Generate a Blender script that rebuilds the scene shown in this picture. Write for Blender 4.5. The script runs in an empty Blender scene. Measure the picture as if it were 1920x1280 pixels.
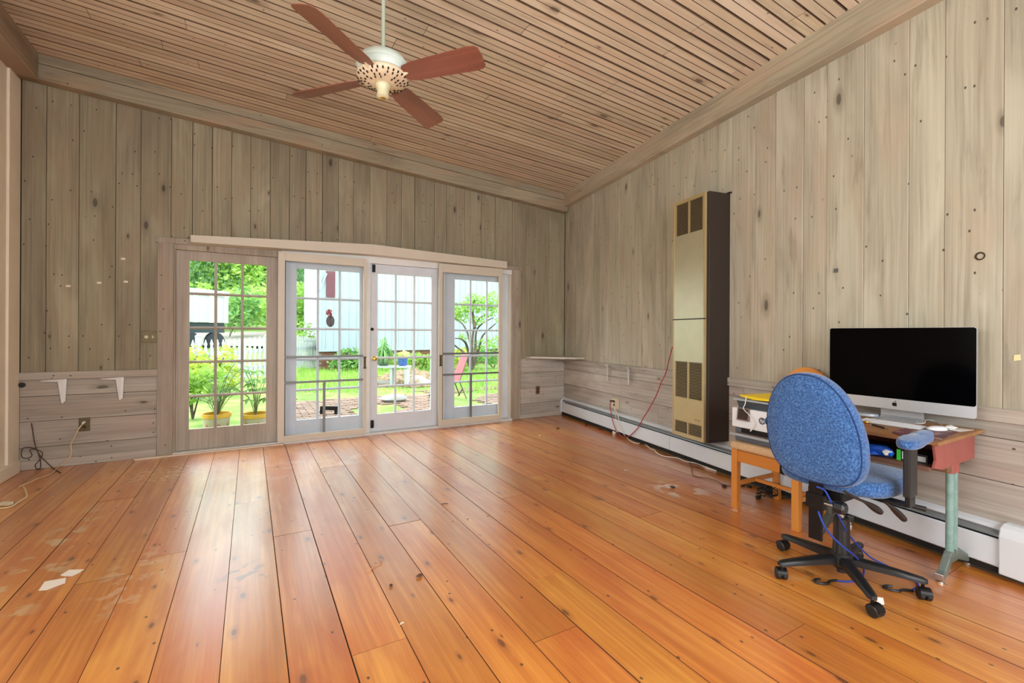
import bpy, bmesh, math, random
from mathutils import Vector, Matrix, Euler, noise as mnoise
random.seed(7)
S = bpy.context.scene
COL = S.collection
PI = math.pi

# ---------------------------------------------------------------- camera
F = 852.48; YAW = .522865; ROLL = .0052563; HY = 625.69; H = 1.22
cy_, sy_ = math.cos(YAW), math.sin(YAW)
cr_, sr_ = math.cos(ROLL), math.sin(ROLL)
rv = Vector((cy_, -sy_, 0)); fv = Vector((sy_, cy_, 0)); uv = Vector((0, 0, 1))
cx_ax = rv * cr_ + uv * sr_
cy_ax = -rv * sr_ + uv * cr_
cam_d = bpy.data.cameras.new('camera'); cam = bpy.data.objects.new('camera', cam_d); COL.objects.link(cam)
M = Matrix.Identity(4)
for i in range(3):
    M[i][0] = cx_ax[i]; M[i][1] = cy_ax[i]; M[i][2] = -fv[i]
M[2][3] = H
cam.matrix_world = M
cam_d.sensor_width = 36; cam_d.lens = F * 36 / 1920; cam_d.shift_y = -(640 - HY) / 1920
cam_d.clip_start = .05; cam_d.clip_end = 300
S.camera = cam

# ---------------------------------------------------------------- world, lights, exposure
w = bpy.data.worlds.new('world'); S.world = w; w.use_nodes = True
bg = w.node_tree.nodes['Background']; bg.inputs[0].default_value = (.88, .95, 1, 1); bg.inputs[1].default_value = 4.3
def area(name, loc, rot, sx, sy, power, col):
    l = bpy.data.lights.new(name, 'AREA'); l.shape = 'RECTANGLE'; l.size = sx; l.size_y = sy; l.energy = power; l.color = col
    o = bpy.data.objects.new(name, l); COL.objects.link(o); o.location = loc; o.rotation_euler = rot
    return o
area('fill_light_rear', (.9, -1.70, 1.75), (math.radians(-97 + 180), 0, 0), 2.9, 1.7, 72, (.93, .97, 1))  # added fill lamp behind the camera, brightens the room
area('fill_light_side', (-1.68, .9, 1.7), (0, math.radians(-90), 0), 1.5, 2.1, 60, (.93, .97, 1))  # added fill lamp in front of the solid left wall
sun = bpy.data.lights.new('hazy_sun', 'SUN'); sun.energy = 1.6; sun.angle = math.radians(25); sun.color = (1, .96, .88)
so = bpy.data.objects.new('hazy_sun', sun); COL.objects.link(so); so.rotation_euler = Euler((math.radians(-38), math.radians(-18), 0))
S.view_settings.view_transform = 'Standard'; S.view_settings.look = 'None'
S.view_settings.exposure = .30; S.view_settings.gamma = 1; S.view_settings.use_curve_mapping = False

# ---------------------------------------------------------------- measuring helpers (a pixel of the photo -> a point on a real plane)
def ray(x, y):
    a = (x - 960) / F; b = -(y - HY) / F
    return rv * (a * cr_ - b * sr_) + uv * (a * sr_ + b * cr_) + fv
O = Vector((0, 0, H))
def at_z(x, y, z=0): d = ray(x, y); return O + d * ((z - H) / d.z)
def at_y(x, y, Y=5.6): d = ray(x, y); return O + d * (Y / d.y)
def at_x(x, y, X): d = ray(x, y); return O + d * (X / d.x)
SK = .164409
R0 = Vector((4.15, 5.6, 0))
RT = Vector((-math.sin(SK), -math.cos(SK), 0)); RN = Vector((math.cos(SK), -math.sin(SK), 0))
RA = math.atan2(RT.y, RT.x)
def rw(s, z, off=0): return R0 + RT * s - RN * off + Vector((0, 0, z))
def at_r(x, y, off=0):
    d = ray(x, y); k = (R0 - RN * off - O).dot(RN) / d.dot(RN); return O + d * k
def rs(x, y, off=0):
    P = at_r(x, y, off); return (P - R0).dot(RT), P.z
YB = 5.6
CZ0, CSL = 3.54, .057
def cz(x): return CZ0 - CSL * x

# ---------------------------------------------------------------- materials
def new_mat(name):
    m = bpy.data.materials.new(name); m.use_nodes = True
    return m, m.node_tree.nodes, m.node_tree.links, m.node_tree.nodes['Principled BSDF']
def s2l(c):
    return tuple(((v / 255) / 12.92 if v / 255 <= .04045 else ((v / 255 + .055) / 1.055) ** 2.4) for v in c) + (1,)
MATS = {}
def plain(name, rgb, rough=.5, metal=0, bump=0, bscale=60, var=0, vscale=8, coat=0, spec=.5, trans=0):
    if name in MATS: return MATS[name]
    m, N, L, B = new_mat(name)
    c = s2l(rgb)
    B.inputs['Base Color'].default_value = c; B.inputs['Roughness'].default_value = rough; B.inputs['Metallic'].default_value = metal
    B.inputs['Coat Weight'].default_value = coat; B.inputs['Specular IOR Level'].default_value = spec
    if var or bump:
        tc = N.new('ShaderNodeTexCoord')
    if var:
        n = N.new('ShaderNodeTexNoise'); n.inputs['Scale'].default_value = vscale; n.inputs['Detail'].default_value = 5
        L.new(tc.outputs['Object'], n.inputs['Vector'])
        mr = N.new('ShaderNodeMapRange'); mr.inputs[1].default_value = .3; mr.inputs[2].default_value = .7
        mr.inputs[3].default_value = 1 - var; mr.inputs[4].default_value = 1 + var * .6
        L.new(n.outputs[0], mr.inputs[0])
        mx = N.new('ShaderNodeMix'); mx.data_type = 'RGBA'; mx.blend_type = 'MULTIPLY'; mx.inputs[0].default_value = 1
        mx.inputs[6].default_value = c; L.new(mr.outputs[0], mx.inputs[7]); L.new(mx.outputs[2], B.inputs['Base Color'])
    if bump:
        n2 = N.new('ShaderNodeTexNoise'); n2.inputs['Scale'].default_value = bscale; n2.inputs['Detail'].default_value = 3
        L.new(tc.outputs['Object'], n2.inputs['Vector'])
        bp = N.new('ShaderNodeBump'); bp.inputs['Strength'].default_value = bump; bp.inputs['Distance'].default_value = .004
        L.new(n2.outputs[0], bp.inputs['Height']); L.new(bp.outputs[0], B.inputs['Normal'])
    MATS[name] = m
    return m
def math_n(N, L, op, a, b=None, clamp=False):
    n = N.new('ShaderNodeMath'); n.operation = op; n.use_clamp = clamp
    for i, v in enumerate((a, b)):
        if v is None: continue
        if isinstance(v, (int, float)): n.inputs[i].default_value = v
        else: L.new(v, n.inputs[i])
    return n.outputs[0]
def ramp(N, L, fac, stops):
    r = N.new('ShaderNodeValToRGB'); e = r.color_ramp.elements
    e[0].position, e[0].color = stops[0]; e[1].position, e[1].color = stops[-1]
    for p, c in stops[1:-1]:
        x = e.new(p); x.color = c
    L.new(fac, r.inputs[0]); return r.outputs[0]
def mixc(N, L, fac, a, b, mode='MIX'):
    m = N.new('ShaderNodeMix'); m.data_type = 'RGBA'; m.blend_type = mode
    for i, v in ((0, fac), (6, a), (7, b)):
        if isinstance(v, (int, float)) and i == 0: m.inputs[0].default_value = v
        elif isinstance(v, tuple): m.inputs[i].default_value = v
        else: L.new(v, m.inputs[i])
    return m.outputs[2]
def smooth(N, L, v, lo, hi, a=0., b=1.):
    m = N.new('ShaderNodeMapRange'); m.interpolation_type = 'SMOOTHSTEP'
    L.new(v, m.inputs[0])
    for i, x in enumerate((lo, hi, a, b)): m.inputs[i + 1].default_value = x
    return m.outputs[0]
def wood(name, u, v, dark, mid, light, blotch, blot_amt=.35, rough=.6, knots=.5, knot_size=.03, streak=.5, var=.14, grain=60, bump=.25, coat=0, nails=0, spots=(), hue=0, across=1., streakcol=None, spec=.5, wobble=.02, con=.45):
    """planed or weathered board: u = axis the grain runs along, v = axis across it"""
    m, N, L, B = new_mat(name)
    tc = N.new('ShaderNodeTexCoord'); oi = N.new('ShaderNodeObjectInfo')
    sx = N.new('ShaderNodeSeparateXYZ'); L.new(tc.outputs['Object'], sx.inputs[0])
    U0 = sx.outputs['XYZ'.index(u)]; V0 = sx.outputs['XYZ'.index(v)]
    R = oi.outputs['Random']
    U = math_n(N, L, 'ADD', U0, math_n(N, L, 'MULTIPLY', R, 37.)); V = math_n(N, L, 'ADD', V0, math_n(N, L, 'MULTIPLY', R, 3.))
    def coord(su, sv, uu=U, vv=V):
        c = N.new('ShaderNodeCombineXYZ'); L.new(math_n(N, L, 'MULTIPLY', uu, su), c.inputs[0]); L.new(math_n(N, L, 'MULTIPLY', vv, sv), c.inputs[1]); return c.outputs[0]
    def noise(su, sv, detail=4, dist=0, rough_=.55, uu=U, vv=V):
        n = N.new('ShaderNodeTexNoise'); n.noise_dimensions = '2D'; n.inputs['Scale'].default_value = 1; n.inputs['Detail'].default_value = detail
        n.inputs['Distortion'].default_value = dist; n.inputs['Roughness'].default_value = rough_; L.new(coord(su, sv, uu, vv), n.inputs['Vector']); return n.outputs[0]
    # bend the grain a little
    wob = noise(1.6, 5 * across, 2)
    Vw = math_n(N, L, 'ADD', V, math_n(N, L, 'MULTIPLY', math_n(N, L, 'SUBTRACT', wob, .5), wobble))
    g = noise(.9, grain, 5, 0, .6, U, Vw)
    mx_ = lambda a, b, t: tuple(a[i] * (1 - t) + b[i] * t for i in range(4))
    col = ramp(N, L, g, [(.28, mx_(mid, dark, con)), (.5, mid), (.72, mx_(mid, light, con))])
    big = noise(.8, 3.2 * across, 3, .5)
    col = mixc(N, L, smooth(N, L, big, .5, .74, 0, .55), col, mx_(mid, light, 1)); col = mixc(N, L, smooth(N, L, big, .5, .28, 0, .45), col, mx_(mid, dark, .8))
    bl = noise(1.1, 5.5 * across, 4, .4)
    col = mixc(N, L, smooth(N, L, bl, .42, .68, 0, blot_amt), col, blotch)
    # long stained streaks
    st = noise(1.5, 16 * across, 4, .3, .6)
    col = mixc(N, L, smooth(N, L, st, .56, .74, 0, streak), col, streakcol or dark)
    # knots
    if knots:
        vo = N.new('ShaderNodeTexVoronoi'); vo.voronoi_dimensions = '2D'; vo.inputs['Scale'].default_value = 1
        L.new(coord(2.6, 6.5 * across), vo.inputs['Vector'])
        sc = N.new('ShaderNodeSeparateColor'); L.new(vo.outputs['Color'], sc.inputs[0])
        gate = smooth(N, L, sc.outputs[0], 1 - knots, 1 - knots + .02)
        rad = math_n(N, L, 'MULTIPLY', math_n(N, L, 'ADD', sc.outputs[1], .4), knot_size * 4)
        d = math_n(N, L, 'DIVIDE', vo.outputs['Distance'], rad)
        k1 = math_n(N, L, 'MULTIPLY', smooth(N, L, d, .9, 2.6, 1, 0), gate)
        col = mixc(N, L, math_n(N, L, 'MULTIPLY', k1, .45), col, streakcol or dark)
        k2 = math_n(N, L, 'MULTIPLY', smooth(N, L, d, .55, 1.0, 1, 0), gate)
        col = mixc(N, L, math_n(N, L, 'MULTIPLY', k2, .75), col, tuple(x * .28 for x in dark[:3]) + (1,))
    if nails:
        v2 = N.new('ShaderNodeTexVoronoi'); v2.voronoi_dimensions = '2D'; v2.inputs['Scale'].default_value = 1
        L.new(coord(9, 13), v2.inputs['Vector'])
        sc2 = N.new('ShaderNodeSeparateColor'); L.new(v2.outputs['Color'], sc2.inputs[0])
        g2 = smooth(N, L, sc2.outputs[0], 1 - nails, 1 - nails + .02)
        k3 = math_n(N, L, 'MULTIPLY', smooth(N, L, v2.outputs['Distance'], .05, .085, 1, 0), g2)
        col = mixc(N, L, math_n(N, L, 'MULTIPLY', k3, .85), col, (.015, .012, .01, 1))
    # each board a shade of its own
    rnd2 = math_n(N, L, 'FRACT', math_n(N, L, 'MULTIPLY', R, 91.7))
    br = N.new('ShaderNodeMapRange'); L.new(rnd2, br.inputs[0]); br.inputs[3].default_value = 1 - var; br.inputs[4].default_value = 1 + var
    hs = N.new('ShaderNodeHueSaturation'); L.new(col, hs.inputs['Color']); L.new(br.outputs[0], hs.inputs['Value'])
    if hue:
        rnd3 = math_n(N, L, 'FRACT', math_n(N, L, 'MULTIPLY', R, 17.3))
        hm = N.new('ShaderNodeMapRange'); L.new(rnd3, hm.inputs[0]); hm.inputs[3].default_value = .5 - hue; hm.inputs[4].default_value = .5 + hue
        L.new(hm.outputs[0], hs.inputs['Hue'])
    col = hs.outputs[0]
    rgh = smooth(N, L, bl, .3, .7, rough - .05, rough + .09)
    for (px, py, rx, ry, c, amt, sc_) in spots:        # worn or stained places, in the floor's own coordinates
        dx = math_n(N, L, 'DIVIDE', math_n(N, L, 'SUBTRACT', V0, px), rx); dy = math_n(N, L, 'DIVIDE', math_n(N, L, 'SUBTRACT', U0, py), ry)
        dd = math_n(N, L, 'SQRT', math_n(N, L, 'ADD', math_n(N, L, 'MULTIPLY', dx, dx), math_n(N, L, 'MULTIPLY', dy, dy)))
        n1 = N.new('ShaderNodeTexNoise'); n1.inputs['Scale'].default_value = sc_; n1.inputs['Detail'].default_value = 6; L.new(tc.outputs['Object'], n1.inputs['Vector'])
        k = math_n(N, L, 'MULTIPLY', smooth(N, L, dd, .3, 1, 1, 0), smooth(N, L, n1.outputs[0], .52, .6))
        col = mixc(N, L, math_n(N, L, 'MULTIPLY', k, amt), col, c)
    L.new(col, B.inputs['Base Color']); L.new(rgh, B.inputs['Roughness'])
    B.inputs['Coat Weight'].default_value = coat; B.inputs['Coat Roughness'].default_value = .27; B.inputs['Coat IOR'].default_value = 2.1 if coat == 1. else 1.5
    B.inputs['Specular IOR Level'].default_value = spec
    bp = N.new('ShaderNodeBump'); bp.inputs['Strength'].default_value = bump; bp.inputs['Distance'].default_value = .0015
    L.new(g, bp.inputs['Height']); L.new(bp.outputs[0], B.inputs['Normal'])
    MATS[name] = m
    return m
c = s2l
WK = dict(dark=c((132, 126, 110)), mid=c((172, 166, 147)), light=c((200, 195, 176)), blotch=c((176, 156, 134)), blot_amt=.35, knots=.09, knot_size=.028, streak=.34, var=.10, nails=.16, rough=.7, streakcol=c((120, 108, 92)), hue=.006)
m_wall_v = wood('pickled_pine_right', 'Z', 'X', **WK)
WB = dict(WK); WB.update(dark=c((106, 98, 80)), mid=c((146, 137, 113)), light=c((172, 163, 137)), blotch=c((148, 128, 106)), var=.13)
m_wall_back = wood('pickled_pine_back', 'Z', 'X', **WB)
WH = dict(WK); WH.update(dark=c((133, 126, 117)), mid=c((174, 167, 156)), light=c((206, 201, 190)), blotch=c((172, 150, 138)), knots=.1)
m_wall_h = wood('pickled_pine_lower', 'X', 'Z', **WH)
m_seam = plain('dark_floor_seam', (96, 54, 28), .9)
m_groove = plain('stained_groove', (104, 80, 60), .9, var=.4, vscale=5)
m_rbeam = wood('right_beam_timber', 'X', 'Z', dark=c((128, 118, 98)), mid=c((172, 162, 140)), light=c((196, 187, 166)), blotch=c((190, 158, 130)), blot_amt=.4, knots=.1, streak=.4, var=.02, nails=.05, rough=.7)
WL = dict(WH); WL.update(dark=c((118, 110, 101)), mid=c((156, 147, 136)), light=c((184, 177, 166)))  # lower-board tones darkened; shade left of the doors is put into the colour
m_wall_h_shade = wood('pickled_pine_lower_shaded', 'X', 'Z', **WL)
m_beam = wood('beam_timber', 'X', 'Z', dark=c((112, 102, 84)), mid=c((150, 140, 118)), light=c((178, 168, 145)), blotch=c((176, 142, 112)), blot_amt=.4, knots=.15, streak=.6, var=.05, nails=.05, rough=.7)
m_trimv = wood('door_casing_timber', 'Z', 'X', dark=c((128, 117, 102)), mid=c((160, 148, 132)), light=c((184, 173, 156)), blotch=c((164, 140, 122)), knots=.1, streak=.3, var=.06, nails=.1, rough=.7)
m_ceil = wood('ceiling_beadboard', 'X', 'Y', dark=c((150, 132, 108)), mid=c((206, 190, 166)), light=c((228, 215, 194)), blotch=c((210, 180, 152)), blot_amt=.45, knots=.07, knot_size=.03, streak=.35, var=.09, nails=.05, rough=.72, streakcol=c((130, 102, 80)), hue=.01, grain=42, con=.3)
m_floor = wood('orange_pine_floor', 'Y', 'X', dark=c((168, 92, 30)), mid=c((204, 124, 44)), light=c((230, 158, 68)), blotch=c((188, 94, 30)), blot_amt=.55, knots=.46, knot_size=.017, streak=.25, var=.09, grain=44, bump=.10, rough=.42, nails=.13, coat=1., hue=.006, streakcol=c((158, 84, 32)), spec=.5, con=.6,
    spots=[(-.93, 3.25, .18, 1.25, c((214, 196, 150)), .6, 7), (-.62, 4.9, .35, .4, c((226, 204, 160)), .6, 22), (-.02, 2.66, .16, .2, c((112, 64, 30)), .8, 16),
           (2.95, 2.45, .28, .3, c((236, 216, 198)), .85, 8), (3.0, 1.95, .16, .09, c((236, 210, 190)), .8, 18), (2.45, 1.35, .2, .14, c((226, 196, 166)), .4, 10), (-.5, 2.9, .2, .5, c((222, 196, 158)), .4, 14), (.4, 4.6, .9, .6, c((226, 190, 160)), .3, 5), (2.2, 2.6, .12, .12, c((60, 28, 12)), .6, 5)])
m_white = plain('white_paint', (222, 222, 220), .45, var=.05)
m_cream = plain('cream_paint', (204, 194, 178), .5, var=.05, vscale=3)
m_creamw = plain('cream_wall_paint', (238, 226, 204), .55, var=.08, vscale=3)
m_doorgrey = plain('white_door_paint', (208, 212, 219), .5, var=.06, vscale=5)
m_doortan = wood('stained_door_wood', 'Z', 'X', dark=c((138, 126, 114)), mid=c((166, 154, 140)), light=c((186, 175, 160)), blotch=c((150, 140, 130)), knots=.04, streak=.2, var=.02, rough=.6)
m_dark = plain('dark_gap', (26, 20, 16), .9)
m_black = plain('black_plastic', (22, 23, 25), .42, bump=.08, bscale=300)
m_blackm = plain('black_metal', (30, 28, 28), .4, .6)
m_chrome = plain('worn_chrome', (200, 198, 192), .28, 1)
m_brass = plain('brass', (206, 170, 92), .3, 1)
m_bronze = plain('antique_bronze', (104, 92, 66), .45, .7, var=.2, vscale=40)

def glass_mat(name, tint, refl=.06, rough=.0):
    m, N, L, B = new_mat(name); N.remove(B)
    out = N['Material Output']; t = N.new('ShaderNodeBsdfTransparent'); t.inputs[0].default_value = tint
    g = N.new('ShaderNodeBsdfGlossy'); g.inputs['Roughness'].default_value = rough
    fr = N.new('ShaderNodeFresnel'); fr.inputs[0].default_value = 1.06
    mx = N.new('ShaderNodeMixShader'); L.new(fr.outputs[0], mx.inputs[0]); L.new(t.outputs[0], mx.inputs[1]); L.new(g.outputs[0], mx.inputs[2]); L.new(mx.outputs[0], out.inputs[0])
    MATS[name] = m; return m
m_glass = glass_mat('window_glass', (.96, .98, .97, 1))
m_screen = glass_mat('insect_screen', (.95, .96, .97, 1), rough=.6)

# ---------------------------------------------------------------- mesh builder
class MB:
    def __init__(s): s.v = []; s.f = []
    def add(s, vs, fs):
        b = len(s.v); s.v += [tuple(x) for x in vs]; s.f += [tuple(i + b for i in f) for f in fs]; return s
    def box(s, a, b):
        x0, y0, z0 = a; x1, y1, z1 = b
        return s.add([(x0, y0, z0), (x1, y0, z0), (x1, y1, z0), (x0, y1, z0), (x0, y0, z1), (x1, y0, z1), (x1, y1, z1), (x0, y1, z1)],
                     [(0, 3, 2, 1), (4, 5, 6, 7), (0, 1, 5, 4), (1, 2, 6, 5), (2, 3, 7, 6), (3, 0, 4, 7)])
    def hexa(s, p):   # 8 points: bottom ring then top ring
        return s.add(p, [(0, 3, 2, 1), (4, 5, 6, 7), (0, 1, 5, 4), (1, 2, 6, 5), (2, 3, 7, 6), (3, 0, 4, 7)])
    def prism(s, prof, axis, a, b):   # closed profile of 2-D points extruded along an axis
        n = len(prof); vs = []
        for t in (a, b):
            for p, q in prof:
                vs.append({'x': (t, p, q), 'y': (p, t, q), 'z': (p, q, t)}[axis])
        fs = [(i, (i + 1) % n, n + (i + 1) % n, n + i) for i in range(n)]
        return s.add(vs, fs + [tuple(reversed(range(n))), tuple(range(n, 2 * n))])
    def tube(s, pts, r, n=8, cap=True):
        pts = [Vector(p) for p in pts]; rr = r if isinstance(r, (list, tuple)) else [r] * len(pts)
        vs = []; up = None
        for i, p in enumerate(pts):
            t = (pts[min(i + 1, len(pts) - 1)] - pts[max(i - 1, 0)]).normalized()
            if up is None: up = Vector((0, 0, 1)) if abs(t.z) < .9 else Vector((1, 0, 0))
            a = t.cross(up).normalized(); b_ = a.cross(t).normalized(); up = b_
            for k in range(n):
                an = 2 * PI * k / n; vs.append(p + (a * math.cos(an) + b_ * math.sin(an)) * rr[i])
        fs = []
        for i in range(len(pts) - 1):
            for k in range(n):
                fs.append((i * n + k, i * n + (k + 1) % n, (i + 1) * n + (k + 1) % n, (i + 1) * n + k))
        if cap: fs += [tuple(range(n)), tuple(reversed(range((len(pts) - 1) * n, len(pts) * n)))]
        return s.add(vs, fs)
    def lathe(s, prof, n=24, axis='z', c=(0, 0, 0)):   # (radius, height)
        vs = []
        for r, h in prof:
            for k in range(n):
                a = 2 * PI * k / n
                p = (r * math.cos(a), r * math.sin(a), h)
                if axis == 'x': p = (h, p[0], p[1])
                if axis == 'y': p = (p[0], h, p[1])
                vs.append((p[0] + c[0], p[1] + c[1], p[2] + c[2]))
        m_ = len(prof); fs = []
        for i in range(m_ - 1):
            for k in range(n): fs.append((i * n + k, i * n + (k + 1) % n, (i + 1) * n + (k + 1) % n, (i + 1) * n + k))
        fs += [tuple(reversed(range(n))), tuple(range((m_ - 1) * n, m_ * n))]
        return s.add(vs, fs)
    def xf(s, mat):
        s.v = [tuple(mat @ Vector(p)) for p in s.v]; return s
    def build(s, name, mat, parent=None, smooth=False, bevel=0, sub=0, segs=2, ang=35):
        me = bpy.data.meshes.new(name); me.from_pydata(s.v, [], s.f); me.update()
        bm = bmesh.new(); bm.from_mesh(me); bmesh.ops.recalc_face_normals(bm, faces=bm.faces); bm.to_mesh(me); bm.free()
        if mat: me.materials.append(mat)
        if smooth:
            me.polygons.foreach_set('use_smooth', [True] * len(me.polygons)); me.set_sharp_from_angle(angle=math.radians(ang))
        o = bpy.data.objects.new(name, me); COL.objects.link(o)
        if parent: o.parent = parent
        if bevel:
            b = o.modifiers.new('bevel', 'BEVEL'); b.width = bevel; b.segments = segs; b.limit_method = 'ANGLE'; b.angle_limit = math.radians(35)
        if sub:
            q = o.modifiers.new('sub', 'SUBSURF'); q.levels = sub; q.render_levels = sub
        return o
def sm(pts, k=6):   # smooth a polyline (Catmull-Rom)
    P = [Vector(p) for p in pts]; P = [P[0]] + P + [P[-1]]; out = []
    for i in range(1, len(P) - 2):
        for j in range(k):
            t = j / k; a, b, c_, d = P[i - 1], P[i], P[i + 1], P[i + 2]
            out.append(.5 * ((2 * b) + (c_ - a) * t + (2 * a - 5 * b + 4 * c_ - d) * t * t + (3 * b - a - 3 * c_ + d) * t ** 3))
    out.append(P[-2]); return out
def tag(o, label=None, cat=None, group=None, kind=None):
    if label: o['label'] = label
    if cat: o['category'] = cat
    if group: o['group'] = group
    if kind: o['kind'] = kind
    return o
def thing(name, label, cat, loc=(0, 0, 0), rz=0, group=None):
    o = bpy.data.objects.new(name, None); COL.objects.link(o); o.location = loc; o.rotation_euler = (0, 0, rz)
    o.empty_display_size = .1
    return tag(o, label, cat, group)
def struct(o, label=None): o['kind'] = 'structure'; o['label'] = label or o.name; return o
def board(name, mat, parent, x0, x1, z0, z1, y0, y1, ch=.003):
    """a board lying against a wall: x along it, z up, front face at y0 (towards the room)"""
    return MB().prism([(x0, y1), (x0, y0 + ch), (x0 + ch, y0), (x1 - ch, y0), (x1, y0 + ch), (x1, y1)], 'z', z0, z1).build(name, mat, parent)
def hboard(name, mat, parent, x0, x1, z0, z1, y0, y1, ch=.003):
    return MB().prism([(y1, z0), (y0 + ch, z0), (y0, z0 + ch), (y0, z1 - ch), (y0 + ch, z1), (y1, z1)], 'x', x0, x1).build(name, mat, parent)

# ================================================================ SETTING
XL = -1.745; YN = -1.75
def wx(y): return 4.15 - math.tan(SK) * (5.6 - y)       # right wall x at a given y
# ---- floor
floor = struct(MB().box((-1.95, YN - .1, -.12), (4.4, 5.78, -.022)).build('floor', m_dark), 'wide orange pine plank floor with knots, gaps and worn glossy patches')
joints = {-3: [3.10], 0: [3.06], -1: [3.77], 1: [1.787], 5: [1.896], 8: [1.045], 3: [2.877], 4: [1.511], -2: [.4], 2: [4.4], 6: [3.9], 7: [2.95], 9: [3.3], 10: [2.2], 11: [1.55], 12: [3.6], 13: [2.6], 14: [.9], -5: [4.3], -7: [3.5]}
for k in range(-9, 20):
    x0 = .125 + .2131 * k; x1 = x0 + .2131; x0 = max(x0, -1.80)
    g = random.choice((.0004, .0007, .0012, .0018))
    ys = [YN] + joints.get(k, [random.uniform(1, 4.5)]) + [5.66]
    for a, b in zip(ys[:-1], ys[1:]):
        dz = random.uniform(-.0015, .0005)
        MB().prism([(x0 + g, -.02), (x0 + g, dz - .0015), (x0 + g + .0012, dz), (x1 - g - .0012, dz), (x1 - g, dz - .0015), (x1 - g, -.02)], 'y', a + .001, b - .001).build('floorboard', m_floor, floor)
        me_ = COL.objects[-1].data; me_.materials.append(m_seam)
        for f in me_.polygons:
            if f.normal.z < .95: f.material_index = 1
# ---- ceiling (slopes down towards the right wall); boards run up the slope
ceil = MB().box((-2.3, YN, .02), (4.6, 5.75, .06)).build('ceiling', m_dark)
ceil.location = (0, 0, CZ0); ceil.rotation_euler = (0, math.atan(CSL), 0)
struct(ceil, 'sloping ceiling of narrow weathered beadboards')
seen = [(2.728, 2.071), (3.394, 2.333), (2.764, 2.353), (2.817, 2.566), (2.725, 2.974), (2.742, 3.166), (2.081, 3.107), (-1.06, 4.507), (-.435, 4.246), (-.636, 4.65), (-.401, 4.773), (2.66, 3.66), (3.076, 4.762), (2.167, 4.835), (.3, 4.9), (1.2, 4.2)]
k = 0; y1 = 5.60
while y1 > YN:
    y0 = y1 - .1418
    cuts = [x for x, yy in seen if y0 < yy <= y1] or [random.uniform(-1.2, 3.8)]
    xs = [-1.85] + sorted(cuts) + [wx((y0 + y1) / 2) + .04]
    for a, b in zip(xs[:-1], xs[1:]):
        if b - a < .1: continue
        ym = (y0 + y1) / 2 + random.uniform(-.003, .003); g = random.choice((.0025, .0035, .0055)); dz = random.uniform(-.002, .001)
        MB().prism([(y0 + g, .018), (y0 + g, dz + .007), (y0 + g + .0045, dz), (ym - .0032, dz), (ym - .0015, dz + .008), (ym + .0015, dz + .008), (ym + .0032, dz), (y1 - g - .0045, dz), (y1 - g, dz + .007), (y1 - g, .018)], 'x', a + .0015, b - .0015).build('ceiling_board', m_ceil, ceil)
        ob = COL.objects[-1]
        ob.data.materials.append(m_groove)
        for f in ob.data.polygons:
            if abs(f.normal.z) < .93: f.material_index = 1
    y1 = y0; k += 1
# ---- back wall (with the doors)
wb = MB()
wb.box((-1.95, 5.63, -.1), (-.70, 5.78, 3.75)); wb.box((3.25, 5.63, -.1), (4.45, 5.78, 3.6)); wb.box((-.70, 5.63, 2.12), (3.25, 5.78, 3.72))
wback = struct(wb.build('wall_back', m_dark), 'back wall of weathered pickled vertical boards')
bx = [-1.744, -1.582, -1.365, -1.106, -.92, -.684, -.51, -.343, -.172, -.001, .185, .373, .54, .713, .887, 1.054, 1.245, 1.449, 1.628, 1.799, 2.061, 2.23, 2.489, 2.735, 2.949, 3.223, 3.454, 3.619, 3.856, 4.148]
for a, b in zip(bx[:-1], bx[1:]):
    m_ = (a + b) / 2
    z0 = .855 if (m_ < -.79 or m_ > 3.36) else (2.09 if -.66 < m_ < 3.2 else .03)
    dy = random.uniform(0, .004)
    g = random.choice((.0008, .0015, .0022))
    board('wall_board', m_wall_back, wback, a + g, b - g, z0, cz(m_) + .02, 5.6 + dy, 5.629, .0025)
for i, (z0, z1) in enumerate(((.0, .19), (.19, .42), (.42, .643), (.643, .79))):
    hboard('lower_wall_board', m_wall_h_shade, wback, -1.744, -.785, z0 + .0015, z1 - .0015, 5.6, 5.629)
for i, (z0, z1) in enumerate(((.0, .213), (.213, .432), (.432, .66), (.66, .86))):
    hboard('lower_wall_board', m_wall_h, wback, 3.36, 4.148, z0 + .0015, z1 - .0015, 5.6, 5.629)
hboard('chair_rail', m_wall_h_shade, wback, -1.744, -.785, .79, .857, 5.58, 5.629)
t = hboard('trim_1', m_wall_h, None, -1.744, -.79, 0, .075, 5.585, 5.6); struct(t, 'worn grey baseboard strip left of the doors')
t = hboard('trim_2', m_wall_h, None, 3.36, 4.10, 0, .06, 5.585, 5.6); struct(t, 'worn grey baseboard strip right of the doors')
# beam on the back wall: sloping timber made of a lower balk and an upper one
def zb(x): return 3.33 - .0645 * x
def slope_beam(name, y0, y1, lo, hi, mat, parent=None):
    p = []
    for f_ in (lo, hi):
        p += [(-1.76, y0, f_(-1.76)), (4.12, y0, f_(4.12)), (4.12, y1, f_(4.12)), (-1.76, y1, f_(-1.76))]
    return MB().hexa(p).build(name, mat, parent, bevel=.006)
bb = struct(slope_beam('trim_3', 5.485, 5.6, lambda x: zb(x) - .02, lambda x: (zb(x) - .02) * .35 + (cz(x) - .004) * .65 - .003, m_beam), 'long squared timber beam along the top of the back wall')
slope_beam('upper_balk', 5.49, 5.6, lambda x: (zb(x) - .02) * .35 + (cz(x) - .004) * .65 + .003, lambda x: cz(x) + .01, m_beam, bb)
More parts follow.
